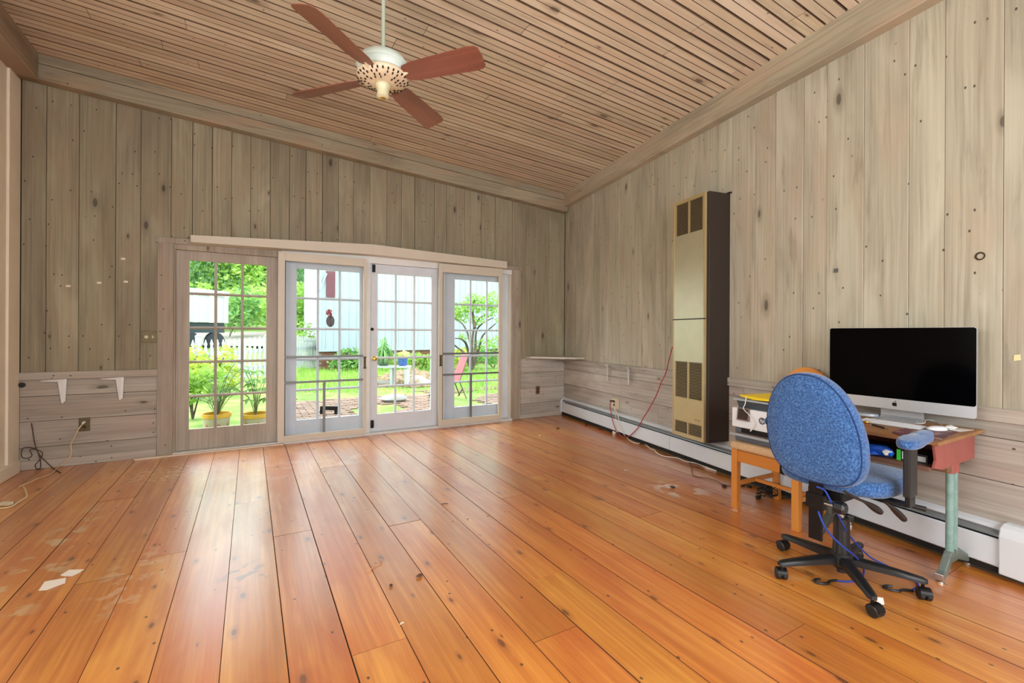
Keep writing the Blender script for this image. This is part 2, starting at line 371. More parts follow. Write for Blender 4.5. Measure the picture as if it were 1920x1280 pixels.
# ---- right wall, in its own frame (x = distance from the back corner, y outward, z up)
def rframe(o): o.location = R0; o.rotation_euler = (0, 0, RA); return o
wr = struct(rframe(MB().box((-.05, .03, -.1), (7.6, .15, 3.6)).build('wall_right', m_dark)), 'right wall of tall weathered pickled vertical boards')
rx = [-.002, .14, .355, .588, .83, .996, 1.226, 1.45, 1.672, 1.906, 2.112, 2.304, 2.564, 2.755, 2.993, 3.162, 3.392, 3.589, 3.818, 3.992, 4.232, 4.482, 4.658, 4.901, 5.12, 5.4, 5.7, 5.95, 6.2, 6.5, 6.8, 7.1, 7.4]
for a, b in zip(rx[:-1], rx[1:]):
    g = random.choice((.0006, .001, .002)); dy = random.uniform(0, .004)
    board('wall_board', m_wall_v, wr, a + g, b - g, .845, 3.42, dy, .029, .0025)
cuts = {0: [1.49, 4.1], 1: [2.2, 5.3], 2: [1.49, 3.9], 3: [.9, 3.3]}
for i, (z0, z1) in enumerate(((0, .225), (.225, .47), (.47, .695), (.695, .785))):
    xs = [0] + cuts[i] + [7.4]
    for a, b in zip(xs[:-1], xs[1:]):
        hboard('lower_wall_board', m_wall_h, wr, a + .001, b - .001, z0 + .0015, z1 - .0015, 0, .029)
hboard('chair_rail', m_wall_h, wr, .0, 2.9, .785, .853, -.022, .029)
hboard('chair_rail', m_wall_h, wr, 2.95, 7.4, .780, .850, -.022, .029)
rb = MB().box((-.02, -.085, 3.12), (7.4, .03, 3.42)).build('trim_4', m_rbeam, bevel=.006); rframe(rb); struct(rb, 'squared timber beam along the top of the right wall')
# ---- left wall with cream casing
wl = struct(MB().box((XL - .14, YN, -.1), (XL - .02, 5.78, 3.8)).build('wall_left', m_creamw), 'left wall, cream painted, only a strip of it in view')
lw = [(5.47, 5.6, .0), (5.345, 5.47, .012), (3.9, 5.345, -.004)]
for i, (a, b, p) in enumerate(lw):
    t = MB().box((XL - .02, a + .001, 0), (XL + p, b - .001, 3.42)).build('trim_%d' % (5 + i), m_creamw, bevel=.004); struct(t, ('cream corner board in the left back corner', 'narrow cream half round casing strip on the left wall', 'wide cream painted panel on the left wall')[i])
t = MB().box((XL - .02, 4.6, 0), (XL + .03, 5.52, .11)).build('baseboard_left', m_creamw, bevel=.006); struct(t, 'cream baseboard block on the left wall')
lb = MB().box((-1.80, YN, 3.40), (-1.60, 5.47, 3.64)).build('trim_8', wood('left_beam_timber', 'Y', 'Z', dark=c((118, 100, 80)), mid=c((156, 138, 116)), light=c((180, 163, 140)), blotch=c((176, 138, 110)), knots=.1, streak=.5, var=.02), bevel=.006); struct(lb, 'timber beam along the top of the left wall')
# ---- unseen near wall behind the camera, with an opening added for the rear fill
nw = MB()
nw.box((-1.95, YN - .15, -.1), (-.6, YN - .03, 3.8)); nw.box((2.4, YN - .15, -.1), (3.6, YN - .03, 3.6)); nw.box((-.6, YN - .15, -.1), (2.4, YN - .03, .85)); nw.box((-.6, YN - .15, 2.65), (2.4, YN - .03, 3.8))
struct(nw.build('wall_front', m_creamw), 'wall behind the camera with a wide opening added for the fill light')
# ---- door frame: casing, head trim, posts, sill
def st_box(name, a, b, mat, label, bevel=.003): return struct(MB().box(a, b).build(name, mat, bevel=bevel), label)
st_box('trim_9', (-.785, 5.575, .0), (-.658, 5.63, 2.10), m_trimv, 'weathered upright casing board left of the doors')
st_box('trim_10', (3.215, 5.575, .0), (3.357, 5.63, 2.13), m_trimv, 'weathered upright casing board right of the doors')
for nm_, xa, xb, lab in (('trim_11', -.80, -.40, 'weathered head board end left of the valance'), ('trim_21', 3.02, 3.37, 'weathered head board end right of the valance')):
    za_, zb2 = 2.1 + .0072 * xa, 2.1 + .0072 * xb
    t = MB().hexa([(xa, 5.572, za_), (xb, 5.572, zb2), (xb, 5.63, zb2), (xa, 5.63, za_), (xa, 5.572, za_ + .057), (xb, 5.572, zb2 + .057), (xb, 5.63, zb2 + .057), (xa, 5.63, za_ + .057)]).build(nm_, m_trimv, bevel=.003); struct(t, lab)
st_box('trim_12', (-.66, 5.59, 2.045), (.30, 5.72, 2.14), m_trimv, 'stained head jamb above the leftmost door')
st_box('trim_13', (.30, 5.592, 2.062), (3.22, 5.72, 2.165), m_white, 'white head jamb above the other doors')
for i, (a, b, mt, lab) in enumerate(((-.66, -.645, m_trimv, 'stained side jamb of the leftmost door'), (.262, .345, m_doorgrey, 'white post between first and second door'), (1.205, 1.256, m_white, 'white post between second and third door'), (2.150, 2.215, m_white, 'white post between third and fourth door'), (3.19, 3.216, m_cream, 'cream side jamb of the rightmost door'))):
    st_box('trim_%d' % (14 + i), (a, 5.60, 0), (b, 5.74, 2.08), mt, lab)
sill = struct(MB().box((-.66, 5.56, -.02), (3.22, 5.76, .022)).build('trim_19', m_white, bevel=.004), 'pale painted door sill')
t = MB().box((-.95, 5.52, 0), (.32, 5.565, .014)).build('trim_20', plain('pale_strip', (218, 200, 178), .6, var=.1), bevel=.002); struct(t, 'thin pale wooden strip lying in front of the leftmost door')
# ---- the four french doors
def french_door(n, x0, x1, gx0, gx1, yc, mat, label, z0=.025, z1=2.06, gz0=.232, gz1=1.95):
    root = thing('door_%d' % n, label, None, ((x0 + x1) / 2, yc, 0)); root['kind'] = 'structure'
    if 'category' in root: del root['category']
    X = (x0 + x1) / 2; t = .02
    def p(name, a, b, mt=mat, bv=.002): return MB().box((a[0] - X, a[1], a[2]), (b[0] - X, b[1], b[2])).build(name, mt, root, bevel=bv)
    p('stile', (x0, -t, z0), (gx0, t, z1)); p('stile', (gx1, -t, z0), (x1, t, z1))
    p('top_rail', (gx0, -t, gz1), (gx1, t, z1)); p('bottom_rail', (gx0, -t, z0), (gx1, t, gz0))
    mw = .026; pw = (gx1 - gx0 - 2 * mw) / 3; ph = (gz1 - gz0 - 4 * mw) / 5
    def munt(a, b, vert):
        if vert:
            xm = (a + b) / 2; prof = [(a - X, -.008), (xm - .004 - X, -t), (xm + .004 - X, -t), (b - X, -.008), (b - X, .008), (xm + .004 - X, t), (xm - .004 - X, t), (a - X, .008)]
            MB().prism(prof, 'z', gz0, gz1).build('muntin', mat, root)
        else:
            zm = (a + b) / 2; prof = [(-.008, a), (-t + .001, zm - .004), (-t + .001, zm + .004), (-.008, b), (.008, b), (t - .001, zm + .004), (t - .001, zm - .004), (.008, a)]
            MB().prism(prof, 'x', gx0 - X, gx1 - X).build('muntin', mat, root)
    for i in (1, 2): a = gx0 + i * pw + (i - 1) * mw; munt(a, a + mw, True)
    for j in range(1, 5): a = gz0 + j * ph + (j - 1) * mw; munt(a, a + mw, False)
    for i in range(3):
        for j in range(5):
            a = gx0 + i * (pw + mw); b = gz0 + j * (ph + mw)
            MB().box((a - X, -.002, b), (a + pw - X, .002, b + ph)).build('pane', m_glass, root)
    return root
d1 = french_door(1, -.645, .262, -.535, .154, 5.65, m_doortan, 'leftmost french door, tan stained, five rows of three panes', z1=2.045)
d2 = french_door(2, .345, 1.205, .455, 1.141, 5.68, m_doorgrey, 'second french door from the left, white, behind a sliding screen')
d3 = french_door(3, 1.258, 2.150, 1.350, 2.038, 5.65, m_doorgrey, 'third french door from the left, white with a brass knob')
d4 = french_door(4, 2.215, 3.19, 2.375, 3.10, 5.68, m_doorgrey, 'rightmost french door, white, behind a sliding screen')
def on(root, mb): return mb.xf(Matrix.Translation(-Vector(root.location)))
kp = at_y(702, 672, 5.60)
on(d3, MB().lathe([(.026, 5.63), (.026, 5.624), (.010, 5.62), (.010, 5.60), (.024, 5.592), (.029, 5.577), (.022, 5.562), (.004, 5.556)], 20, 'y', (kp.x, 0, kp.z))).build('door_knob', m_brass, d3, smooth=True)
kq = at_y(698, 617, 5.62)
on(d3, MB().lathe([(.019, 5.63), (.019, 5.62), (.008, 5.614)], 16, 'y', (kq.x, 0, kq.z))).build('lock_cylinder', m_blackm, d3, smooth=True)
for (px, py) in ((701, 503), (698, 795)):
    q = at_y(px, py, 5.62)
    h_ = MB().box((q.x - .019, 5.62, q.z - .045), (q.x - .002, 5.631, q.z + .045)).box((q.x + .002, 5.62, q.z - .045), (q.x + .019, 5.631, q.z + .045)).tube([(q.x, 5.619, q.z - .05), (q.x, 5.619, q.z + .05)], .005)
    on(d3, h_).build('hinge', m_blackm, d3)
# sun catcher stuck to the second door's glass
q1 = at_y(617.5, 586, 5.665); q2 = at_y(619.5, 602, 5.665)
sc = thing('sun_catcher', 'small pink and dark oval ornament stuck to a pane of the second door', 'ornament', (q2.x, 5.665, q2.z))
MB().lathe([(.001, -.004), (.040, -.004), (.044, 0), (.040, .004), (.001, .004)], 24, 'y').xf(Matrix.Diagonal((1.05, 1, 1.55, 1))).build('oval_disc', plain('dark_mauve', (96, 80, 84), .4), sc, smooth=True)
for k in range(7):
    a = k * 2 * PI / 7; rr_ = .024 if k else 0
    MB().lathe([(.001, -.006), (.017, -.003), (.017, .003), (.001, .006)], 10, 'y', (q1.x - q2.x + math.cos(a) * rr_, -.004, q1.z - q2.z + math.sin(a) * rr_)).build('petal', plain('rose_pink' if k % 2 else 'dull_red', (214, 150, 160) if k % 2 else (160, 60, 74), .4), sc)
# ---- the two sliding screen frames
def screen_frame(name, x0, x1, ix0, ix1, z0, z1, iz0, iz1, yc, bars, vx, label, hx):
    X = (x0 + x1) / 2; t = .014
    r = thing(name, label, 'screen door', (X, yc, 0), 0, 'sliding screen frames over the doors')
    def b(nm, a, e, mt=m_cream, bv=.002): return MB().box((a[0] - X, a[1], a[2]), (e[0] - X, e[1], e[2])).build(nm, mt, r, bevel=bv)
    b('side_rail', (x0, -t, z0), (ix0, t, z1)); b('side_rail', (ix1, -t, z0), (x1, t, z1)); b('top_rail', (ix0, -t, iz1), (ix1, t, z1)); b('bottom_rail', (ix0, -t, z0), (ix1, t, iz0))
    b('inner_lip', (ix0, -.006, iz0), (ix0 + .008, .010, iz1), m_blackm, 0)
    for z in bars: b('cross_bar', (ix0, -.008, z - .012), (ix1, .008, z + .012), plain('grey_metal_bar', (116, 118, 116), .45, .3), .002)
    b('lower_mullion', (vx - .014, -.008, iz0), (vx + .014, .008, bars[1] - .012), plain('grey_metal_bar', (116, 118, 116), .45, .3), .002)
    b('mesh_panel', (ix0, .0095, iz0), (ix1, .0105, iz1), m_screen, 0)
    hz = .872
    for dz in (-.062, .062):
        MB().box((hx - .018 - X, -t - .014, hz + dz - .010), (hx + .018 - X, -t, hz + dz + .010)).build('handle_mount', m_bronze, r, bevel=.003)
    MB().tube(sm([(hx - X, -t - .008, hz - .06), (hx - X, -t - .034, hz - .045), (hx - X, -t - .036, hz), (hx - X, -t - .034, hz + .045), (hx - X, -t - .008, hz + .06)]), .006).build('handle', m_bronze, r, smooth=True)
    MB().box((hx - .013 - X, -t - .003, hz - .055), (hx + .013 - X, -t + .001, hz + .055)).build('handle_plate', m_bronze, r)
    return r
s1 = screen_frame('sliding_screen_door', .262, 1.195, .328, 1.160, .026, 2.10, .095, 2.005, 5.535, (.952, .672), .733, 'cream sliding screen frame hanging in front of the second door', 1.176)
s2 = screen_frame('sliding_screen_door', 2.10, 3.03, 2.150, 2.975, .026, 2.12, .108, 2.01, 5.535, (.958, .686), 2.56, 'cream sliding screen frame hanging in front of the rightmost door', 2.125)
# ---- valance hiding the track: two lengths meeting over the middle
va = thing('track_valance', 'long sagging cream box valance over the door track', 'valance', (1.3, 5.5, 2.2))
pts = [(at_y(357, 440, 5.42), at_y(357, 453.5, 5.42)), (at_y(700, 457.8, 5.45), at_y(700, 477, 5.45)), (at_y(951, 490, 5.47), at_y(951, 503, 5.47))]
for i in (0, 1):
    (a1, a0), (b1, b0) = pts[i], pts[i + 1]
    vv = []
    for top in (0, 1):
        A = (a0, a1)[top]; Bb = (b0, b1)[top]
        vv += [(A.x, A.y, A.z), (Bb.x, Bb.y, Bb.z), (Bb.x, 5.60, Bb.z), (A.x, 5.60, A.z)]
    MB().hexa(vv).xf(Matrix.Translation((-1.3, -5.5, -2.2))).build('valance_board', m_cream, va, bevel=.003)

# ================================================================ THINGS ON THE WALLS
# light switch plate with dimmer
sw = thing('light_switch', 'bronze double switch plate with a round dimmer left of the doors', 'switch', (-.845, 5.6, 1.172))
MB().box((-.062, -.006, -.055), (.062, 0, .055)).build('plate', m_bronze, sw, bevel=.004)
MB().lathe([(.017, -.006), (.017, -.016), (.012, -.022), (.002, -.022)], 20, 'y', (-.025, 0, 0)).build('dimmer_knob', plain('pale_knob', (205, 196, 170), .4), sw, smooth=True)
MB().box((.018, -.010, -.012), (.030, -.006, .012)).box((.020, -.020, .0), (.028, -.010, .008)).build('toggle', plain('pale_knob', (205, 196, 170), .4), sw)
def outlet(label, loc, rz, mat, w_=.035, h_=.058, deep=.006, name='wall_outlet'):
    o = thing(name, label, 'outlet', loc, rz)
    MB().box((-w_, -deep, -h_), (w_, 0, h_)).build('cover_plate', mat, o, bevel=.003)
    for dz in (-.022, .022):
        MB().lathe([(.001, -deep), (.017, -deep), (.017, -deep - .002), (.001, -deep - .002)], 18, 'y', (0, 0, dz)).build('socket', plain('dark_brown_plastic', (50, 34, 24), .4), o)
    return o
outlet('bronze outlet plate left of the doors with a white cord plugged in', (-1.318, 5.6, .365), 0, m_bronze, .04, .062)
outlet('small brown outlet plate right of the doors', (3.667, 5.6, .396), 0, plain('brown_plate', (112, 84, 66), .5))
P = rw(1.408, .372)
outlet('cream surface mounted outlet box above the baseboard heater', P, RA, plain('ivory_plastic', (212, 200, 168), .45), .062, .062, .035)
# shelf brackets
def bracket(loc, rz, label, yaw=0):
    b = thing('shelf_bracket', label, 'bracket', loc, rz, 'white shelf brackets')
    MB().prism([(-.004, 0), (-.004, -.215), (-.02, -.215), (-.045, -.02), (-.15, -.008), (-.16, 0)], 'x', -.0015, .0015).xf(Matrix.Rotation(yaw, 4, 'Z')).build('web', m_white, b)
    MB().prism([(-.018, -.02), (.018, -.02), (.009, -.222), (-.009, -.222)], 'y', -.005, 0).xf(Matrix.Translation((0, 0, .02))).build('upright_flange', m_white, b)
    MB().prism([(-.016, -.0), (.016, 0), (.010, -.165), (-.010, -.165)], 'z', -.003, .001).xf(Matrix.Rotation(yaw, 4, 'Z')).build('shelf_flange', m_white, b)
    return b
bracket((-1.452, 5.58, .79), 0, 'white metal shelf bracket left of the doors, nearest the left corner', -.95)
bracket((-1.052, 5.58, .79), 0, 'white metal shelf bracket left of the doors, nearest the door casing', -.95)
bracket(rw(1.24, .835, .022), RA, 'white metal shelf bracket on the right wall, nearest the back corner', .85)
bracket(rw(1.69, .835, .022), RA, 'white metal shelf bracket on the right wall, nearest the tall wall heater', .85)
# corner shelf
cs = thing('corner_shelf', 'small triangular weathered shelf in the back right corner', 'shelf', (4.1, 5.55, .87))
A = Vector((3.46, 5.598, 0)); Bp = Vector((4.146, 5.598, 0)); Cp = rw(.62, 0, .004)
mb = MB(); tri = [A, Bp, Vector((Cp.x, Cp.y, 0)), Vector((Cp.x - .14, Cp.y + .02, 0)), Vector((3.46, 5.50, 0))]
mb.add([(p.x, p.y, .872) for p in tri] + [(p.x, p.y, .897) for p in tri], [(4, 3, 2, 1, 0), (5, 6, 7, 8, 9)] + [(i, (i + 1) % 5, 5 + (i + 1) % 5, 5 + i) for i in range(5)])
mb.xf(Matrix.Translation((-4.1, -5.55, -.87))).build('shelf_board', plain('shelf_top', (196, 190, 178), .6, var=.12), cs)
MB().box((3.47, 5.575, .835), (4.14, 5.597, .871)).xf(Matrix.Translation((-4.1, -5.55, -.87))).build('cleat', m_wall_h, cs)
# small bits on the walls
P = rs(1568, 507); tag(rframe(MB().box((P[0] - .013, -.006, P[1] - .013), (P[0] + .013, 0, P[1] + .013)).build('wall_plug', plain('slate_grey', (92, 92, 96), .6))), 'tiny dark square plug on the right wall above the computer', 'plug')
P = rs(1907, 670); tag(rframe(MB().prism([(P[0] - .012, P[1] - .018), (P[0] + .014, P[1] - .012), (P[0] + .011, P[1] + .016), (P[0] - .010, P[1] + .012)], 'y', -.002, 0).build('paper_scrap', plain('yellowed_paper', (234, 222, 170), .8))), 'pale yellow scrap of paper stuck on the right wall', 'paper')
P = rs(1838, 480)
kn = tag(rframe(MB().lathe([(.020, .001), (.022, -.003), (.016, -.003), (.014, .001)], 20, 'y', (P[0], 0, P[1])).build('hook_ring', plain('brown_iron', (70, 58, 44), .6, .5))), 'small round iron ring on the right wall above the computer', 'ring')
for px, py, w_ in ((231, 485, 'highest of the small pale torn scraps on the back wall'), (186, 530, 'middle one of three low pale scraps on the back wall'), (236, 528, 'low pale torn scrap nearest the light switch'), (128, 536, 'low pale torn scrap nearest the left corner')):
    P = at_y(px, py, 5.6)
    tag(MB().prism([(P.x - .018, P.z - .008), (P.x + .014, P.z - .010), (P.x + .018, P.z + .008), (P.x - .012, P.z + .010)], 'y', 5.597, 5.6).build('tape_scrap', plain('white_scrap', (226, 216, 196), .8)), w_, 'scrap', 'pale scraps on the back wall')

# ---- tall wall furnace
wf = thing('wall_heater', 'tall narrow gold and brown gas wall heater on the right wall', 'heater', rw(2.92, .29), RA)
m_gold = plain('gold_enamel', (186, 166, 122), .42, .35, bump=.06, bscale=200, var=.05)
m_gold2 = plain('pale_brushed_panel', (190, 182, 156), .36, .5, bump=.05, bscale=200, var=.06)
m_brown = plain('dark_brown_enamel', (44, 34, 28), .5)
W2 = .1975; D = .25; HT = 2.165
MB().box((-W2, -D + .02, 0), (W2 + .03, 0, HT)).build('cabinet', m_brown, wf, bevel=.003)
def ring(a0, a1, z0, z1, wd, y0, y1):
    m = MB(); m.box((a0, y0, z0), (a0 + wd, y1, z1)); m.box((a1 - wd, y0, z0), (a1, y1, z1)); m.box((a0 + wd, y0, z0), (a1 - wd, y1, z0 + wd)); m.box((a0 + wd, y0, z1 - wd), (a1 - wd, y1, z1)); return m
ring(-W2, W2, 0, HT, .012, -D - .004, -D + .02).build('front_frame', m_gold, wf)
secs = [(0.012, .032, None), (.032, .138, 'g'), (.138, .355, None), (.355, .685, 'g'), (.685, 1.066, None), (1.076, 1.845, None), (1.845, 2.135, 'g'), (2.135, 2.153, None)]
for z0, z1, g in secs:
    if g:
        MB().box((-W2 + .012, -D + .012, z0), (W2 - .012, -D + .02, z1)).build('grille_recess', m_dark, wf)
        for a, b in ((-W2 + .012, -.168), (-.008, .008), (.168, W2 - .012)):
            MB().box((a, -D, z0), (b, -D + .012, z1)).build('grille_stile', m_gold, wf)
        nn = int((z1 - z0) / .0125)
        for a, b in ((-.168, -.008), (.008, .168)):
            m = MB()
            for i in range(nn):
                zz = z0 + (i + .5) * (z1 - z0) / nn
                m.add([(a, -D + .001, zz - .0035), (b, -D + .001, zz - .0035), (b, -D + .001, zz - .001), (a, -D + .001, zz - .001), (a, -D + .006, zz + .000), (b, -D + .006, zz + .000)], [(0, 1, 2, 3), (3, 2, 5, 4), (0, 4, 5, 1)])
            m.build('louvre_grille', m_gold, wf)['kind'] = 'stuff'
    else:
        MB().box((-W2 + .012, -D - .001, z0), (W2 - .012, -D + .02, z1)).build('front_panel', m_gold2 if z1 - z0 > .3 else m_gold, wf)
MB().box((-W2, -D - .006, 1.066), (W2 + .005, -D + .01, 1.076)).build('seam_strip', m_brown, wf)
for dx in (-.012, .028): MB().box((.10 + dx, -D - .003, .175), (.125 + dx, -D, .182)).build('badge', plain('rust_badge', (150, 90, 50), .5), wf)
MB().box((W2 - .01, -.02, HT), (W2 + .05, 0, HT + .012)).build('wall_clip', m_brown, wf)

# ---- baseboard heater along the right wall
bh = thing('baseboard_heater', 'long white baseboard heater with a dark slot along the right wall', 'heater', rw(.04, 0), RA)
m_bbw = plain('heater_white', (214, 219, 224), .4, var=.05, vscale=4)
for a, b in ((.0, 2.42), (2.424, 4.885)):
    MB().prism([(-.068, .055), (-.072, .060), (-.072, .188), (-.064, .196), (-.062, .190), (-.066, .060)], 'x', a, b).build('front_panel', m_bbw, bh)
MB().box((0, -.060, .02), (4.885, -.004, .186)).build('dark_inside', m_dark, bh)
MB().prism([(-.001, .252), (-.001, .262), (-.030, .252), (-.046, .240), (-.044, .236), (-.030, .246)], 'x', 0, 4.885).build('top_cover', m_bbw, bh)
MB().prism([(-.062, .214), (-.058, .220), (-.044, .229), (-.046, .222)], 'x', 0, 4.885).build('damper_flap', plain('damper_grey', (120, 124, 122), .5), bh)
MB().box((0, -.004, .02), (4.885, 0, .26)).build('back_plate', m_bbw, bh)
MB().prism([(0, .04), (-.078, .04), (-.078, .20), (-.048, .25), (0, .27)], 'x', -.035, .012).build('end_cap', m_bbw, bh, bevel=.004)
for a, b in ((4.885, 5.0), (5.002, 5.6)):
    MB().prism([(0, .03), (-.088, .03), (-.090, .22), (-.075, .262), (-.045, .278), (0, .28)], 'x', a, b).build('end_cover', m_bbw, bh, bevel=.006)
m_darkbase = plain('dark_base', (70, 68, 54), .8, var=.3, vscale=20)  # dark mottled tone for the strip under the heater
t = rframe(MB().box((.0, -.03, 0), (7.4, -.001, .035)).build('baseboard_right', m_darkbase)); struct(t, 'dark base strip under the baseboard heater')

# ================================================================ CEILING FAN
FC = Vector((.735, 2.955, 2.86))
fan = thing('ceiling_fan', 'four bladed ceiling fan with red brown blades and a cream and pale blue hub', 'fan', FC)
m_hubw = plain('pale_blue_enamel', (206, 222, 216), .35, var=.06)
m_hubc = plain('cream_cast_metal', (226, 206, 176), .4, var=.12, vscale=30)
m_rod = plain('pale_green_rod', (176, 190, 172), .4)
m_blade = wood('mahogany_blade', 'X', 'Y', dark=c((88, 46, 36)), mid=c((128, 72, 56)), light=c((152, 90, 68)), blotch=c((144, 84, 62)), knots=0, streak=.2, var=.08, rough=.35, coat=.3)
MB().tube([(0, 0, .14), (0, 0, cz(FC.x) - FC.z - .01)], .0125, 14).build('downrod', m_rod, fan, smooth=True)
MB().lathe([(.012, .60), (.035, .60), (.06, .64), (.068, .68)], 24).build('ceiling_canopy', m_hubw, fan, smooth=True)
MB().lathe([(.014, .175), (.03, .172), (.034, .158), (.09, .148), (.135, .125), (.158, .092), (.160, .080), (.166, .078), (.166, .066), (.160, .062), (.158, .030), (.150, .022)], 40).build('motor_housing', m_hubw, fan, smooth=True, ang=50)
hub = MB().lathe([(.150, .022), (.158, .018), (.162, .004), (.150, -.016), (.120, -.030), (.075, -.040), (.045, -.042)], 48).build('filigree_ring', m_hubc, fan, smooth=True, ang=50)
m = MB()
for r_, z_, n_, w_ in ((.154, -.013, 30, .008), (.135, -.025, 26, .007), (.112, -.034, 22, .0065), (.09, -.0385, 16, .006)):
    for k in range(n_):
        if (k * 4 // n_ + k) % 5 == 0: continue
        a = 2 * PI * (k + .3 * (r_ > .12)) / n_; ca, sa = math.cos(a), math.sin(a)
        q = [(r_ - .006, -w_ / 2), (r_ + .006, -w_ / 2), (r_ + .006, w_ / 2), (r_ - .006, w_ / 2)]
        m.add([(x * ca - y * sa, x * sa + y * ca, z_ - .0035 + (x - r_) * .35) for x, y in q] + [(x * ca - y * sa, x * sa + y * ca, z_ + .004 + (x - r_) * .35) for x, y in q], [(0, 3, 2, 1), (0, 1, 5, 4), (1, 2, 6, 5), (2, 3, 7, 6), (3, 0, 4, 7)])
m.build('vent_slot', m_dark, hub)['kind'] = 'stuff'
MB().lathe([(.045, -.040), (.050, -.052), (.040, -.070), (.036, -.10), (.040, -.118), (.030, -.126), (.012, -.128)], 28).build('switch_housing', plain('pale_green_cream', (208, 204, 168), .35), fan, smooth=True, ang=50)
MB().lathe([(.016, -.126), (.018, -.132), (.008, -.138)], 20).build('bottom_cap', m_brass, fan, smooth=True)
for k in range(4):
    a = math.radians(-49.5 + 90 * k)
    rot = Matrix.Rotation(a, 4, 'Z')
    pitch = Matrix.Rotation(math.radians(-16), 4, 'X')
    iron = MB().tube([(.10, 0, -.005), (.15, 0, -.006), (.185, .0, .010)], [.014, .012, .010], 8)
    iron.box((.175, -.045, .0065), (.235, .045, .011))
    iron.xf(rot @ pitch).build('blade_iron', m_hubc, fan, smooth=True)
    pr = [(.150, -.030), (.170, -.056), (.23, -.070), (.63, -.086), (.672, -.080), (.690, -.062), (.694, 0), (.690, .062), (.672, .080), (.63, .086), (.23, .070), (.170, .056), (.150, .030)]
    bl = MB().prism(pr, 'z', 0, .006); ob = bl.build('blade', m_blade, fan, bevel=.0015)
    ob.matrix_local = rot @ pitch
# ================================================================ RIGHT SIDE: DINING CHAIR, PRINTER
m_oak = wood('honey_oak', 'Z', 'X', dark=c((168, 96, 30)), mid=c((206, 132, 52)), light=c((222, 154, 74)), blotch=c((196, 116, 42)), knots=0, streak=.15, var=.03, rough=.4, grain=40, coat=.2)
dc = thing('dining_chair', 'honey oak dining chair with a rounded back, carrying the printer', 'chair', (2.95, 1.78, 0), math.radians(-2))
DL = .45
for (x, y) in ((.02, .21), (.02, -.21)):
    MB().box((x - .022, y - .022, 0), (x + .022, y + .022, .42)).build('leg', m_oak, dc, bevel=.004)
for y in (.18, -.17):
    MB().hexa([(DL - .015, y - .02, 0), (DL + .025, y - .02, 0), (DL + .025, y + .02, 0), (DL - .015, y + .02, 0), (.395, y - .02, .42), (.435, y - .02, .42), (.435, y + .02, .42), (.395, y + .02, .42)]).build('leg', m_oak, dc, bevel=.004)
MB().box((.008, -.19, .335), (.034, .19, .415)).build('front_apron', m_oak, dc, bevel=.003)
for y in (-.205, .192): MB().box((.04, y - .006, .345), (.40, y + .012, .415)).build('side_apron', m_oak, dc, bevel=.003)
for y in (-.20, .195): MB().box((.04, y - .009, .165), (.43, y + .009, .195)).build('side_stretcher', m_oak, dc, bevel=.003)
MB().box((.20, -.19, .168), (.222, .19, .192)).build('cross_stretcher', m_oak, dc, bevel=.003)
m_beige = plain('beige_weave', (206, 172, 132), .85, bump=.5, bscale=180, var=.12, vscale=60)
MB().box((-.02, -.245, .42), (.425, .235, .478)).build('seat_cushion', m_beige, dc, bevel=.022, segs=4, smooth=True)
m = MB(); arc = []
for i in range(25):
    a = PI * i / 24; arc.append((.425 + .04, math.cos(a) * .20 - .02, .72 + math.sin(a) * .275))
for i in range(24):
    p, q = arc[i], arc[i + 1]; cen = Vector((p[0], -.02, .72))
    pi, qi = cen + (Vector(p) - cen) * .62, cen + (Vector(q) - cen) * .62
    m.hexa([(p[0] - .012, p[1], p[2]), (q[0] - .012, q[1], q[2]), (q[0] + .012, q[1], q[2]), (p[0] + .012, p[1], p[2]), (pi.x - .012, pi.y, pi.z), (qi.x - .012, qi.y, qi.z), (qi.x + .012, qi.y, qi.z), (pi.x + .012, pi.y, pi.z)])
m.build('arched_back', m_oak, dc)
for y in (-.215, .125): MB().tube([(.42, y, .42), (.465, y, .74)], .015, 10).build('back_post', m_oak, dc, smooth=True)
for y in (-.13, -.045, .04): MB().tube([(.42, y, .46), (.465, y, .82)], .007, 8).build('spindle', m_oak, dc, smooth=True)

pr_ = thing('printer', 'white and grey desktop printer on the dining chair seat', 'printer', (2.955, 1.80, .4785), math.radians(-3))
m_pg = plain('printer_grey', (92, 98, 106), .4); m_pw = plain('printer_white', (226, 229, 233), .4); m_psil = plain('printer_silver', (168, 178, 186), .35, .3)
MB().box((.02, -.205, 0), (.36, .205, .10)).build('base_body', m_pg, pr_, bevel=.006)
MB().box((.0, -.215, .098), (.36, .215, .232)).build('front_shell', m_pw, pr_, bevel=.005)
MB().box((-.035, -.165, .045), (.03, .205, .055)).box((-.035, -.165, .055), (-.031, .205, .062)).build('output_tray', m_psil, pr_, bevel=.001)
MB().box((-.02, -.05, .056), (.03, .17, .063)).build('tray_flap', plain('brown_grey', (120, 104, 96), .5), pr_)
MB().box((.012, -.12, .064), (.03, .15, .098)).build('output_slot', m_dark, pr_)
MB().hexa([(.03, -.19, .232), (.03, .18, .232), (.34, .18, .232), (.34, -.19, .232), (.02, -.205, .285), (.02, .195, .285), (.34, .195, .285), (.34, -.205, .285)]).build('upper_body', plain('printer_dark', (62, 70, 78), .4), pr_)
MB().box((-.005, -.215, .285), (.35, .205, .297)).build('lid', m_psil, pr_, bevel=.002)
sp = MB().hexa([(-.014, .075, .150), (-.014, .170, .150), (.0, .170, .150), (.0, .075, .150), (-.003, .075, .238), (-.003, .170, .238), (.01, .170, .238), (.01, .075, .238)]).build('control_panel', plain('screen_bezel', (120, 104, 96), .4), pr_, bevel=.003)
MB().hexa([(-.0155, .087, .160), (-.0155, .158, .160), (-.013, .158, .160), (-.013, .087, .160), (-.0062, .087, .230), (-.0062, .158, .230), (-.004, .158, .230), (-.004, .087, .230)]).build('touch_screen', plain('screen_brown', (58, 42, 34), .25), pr_)
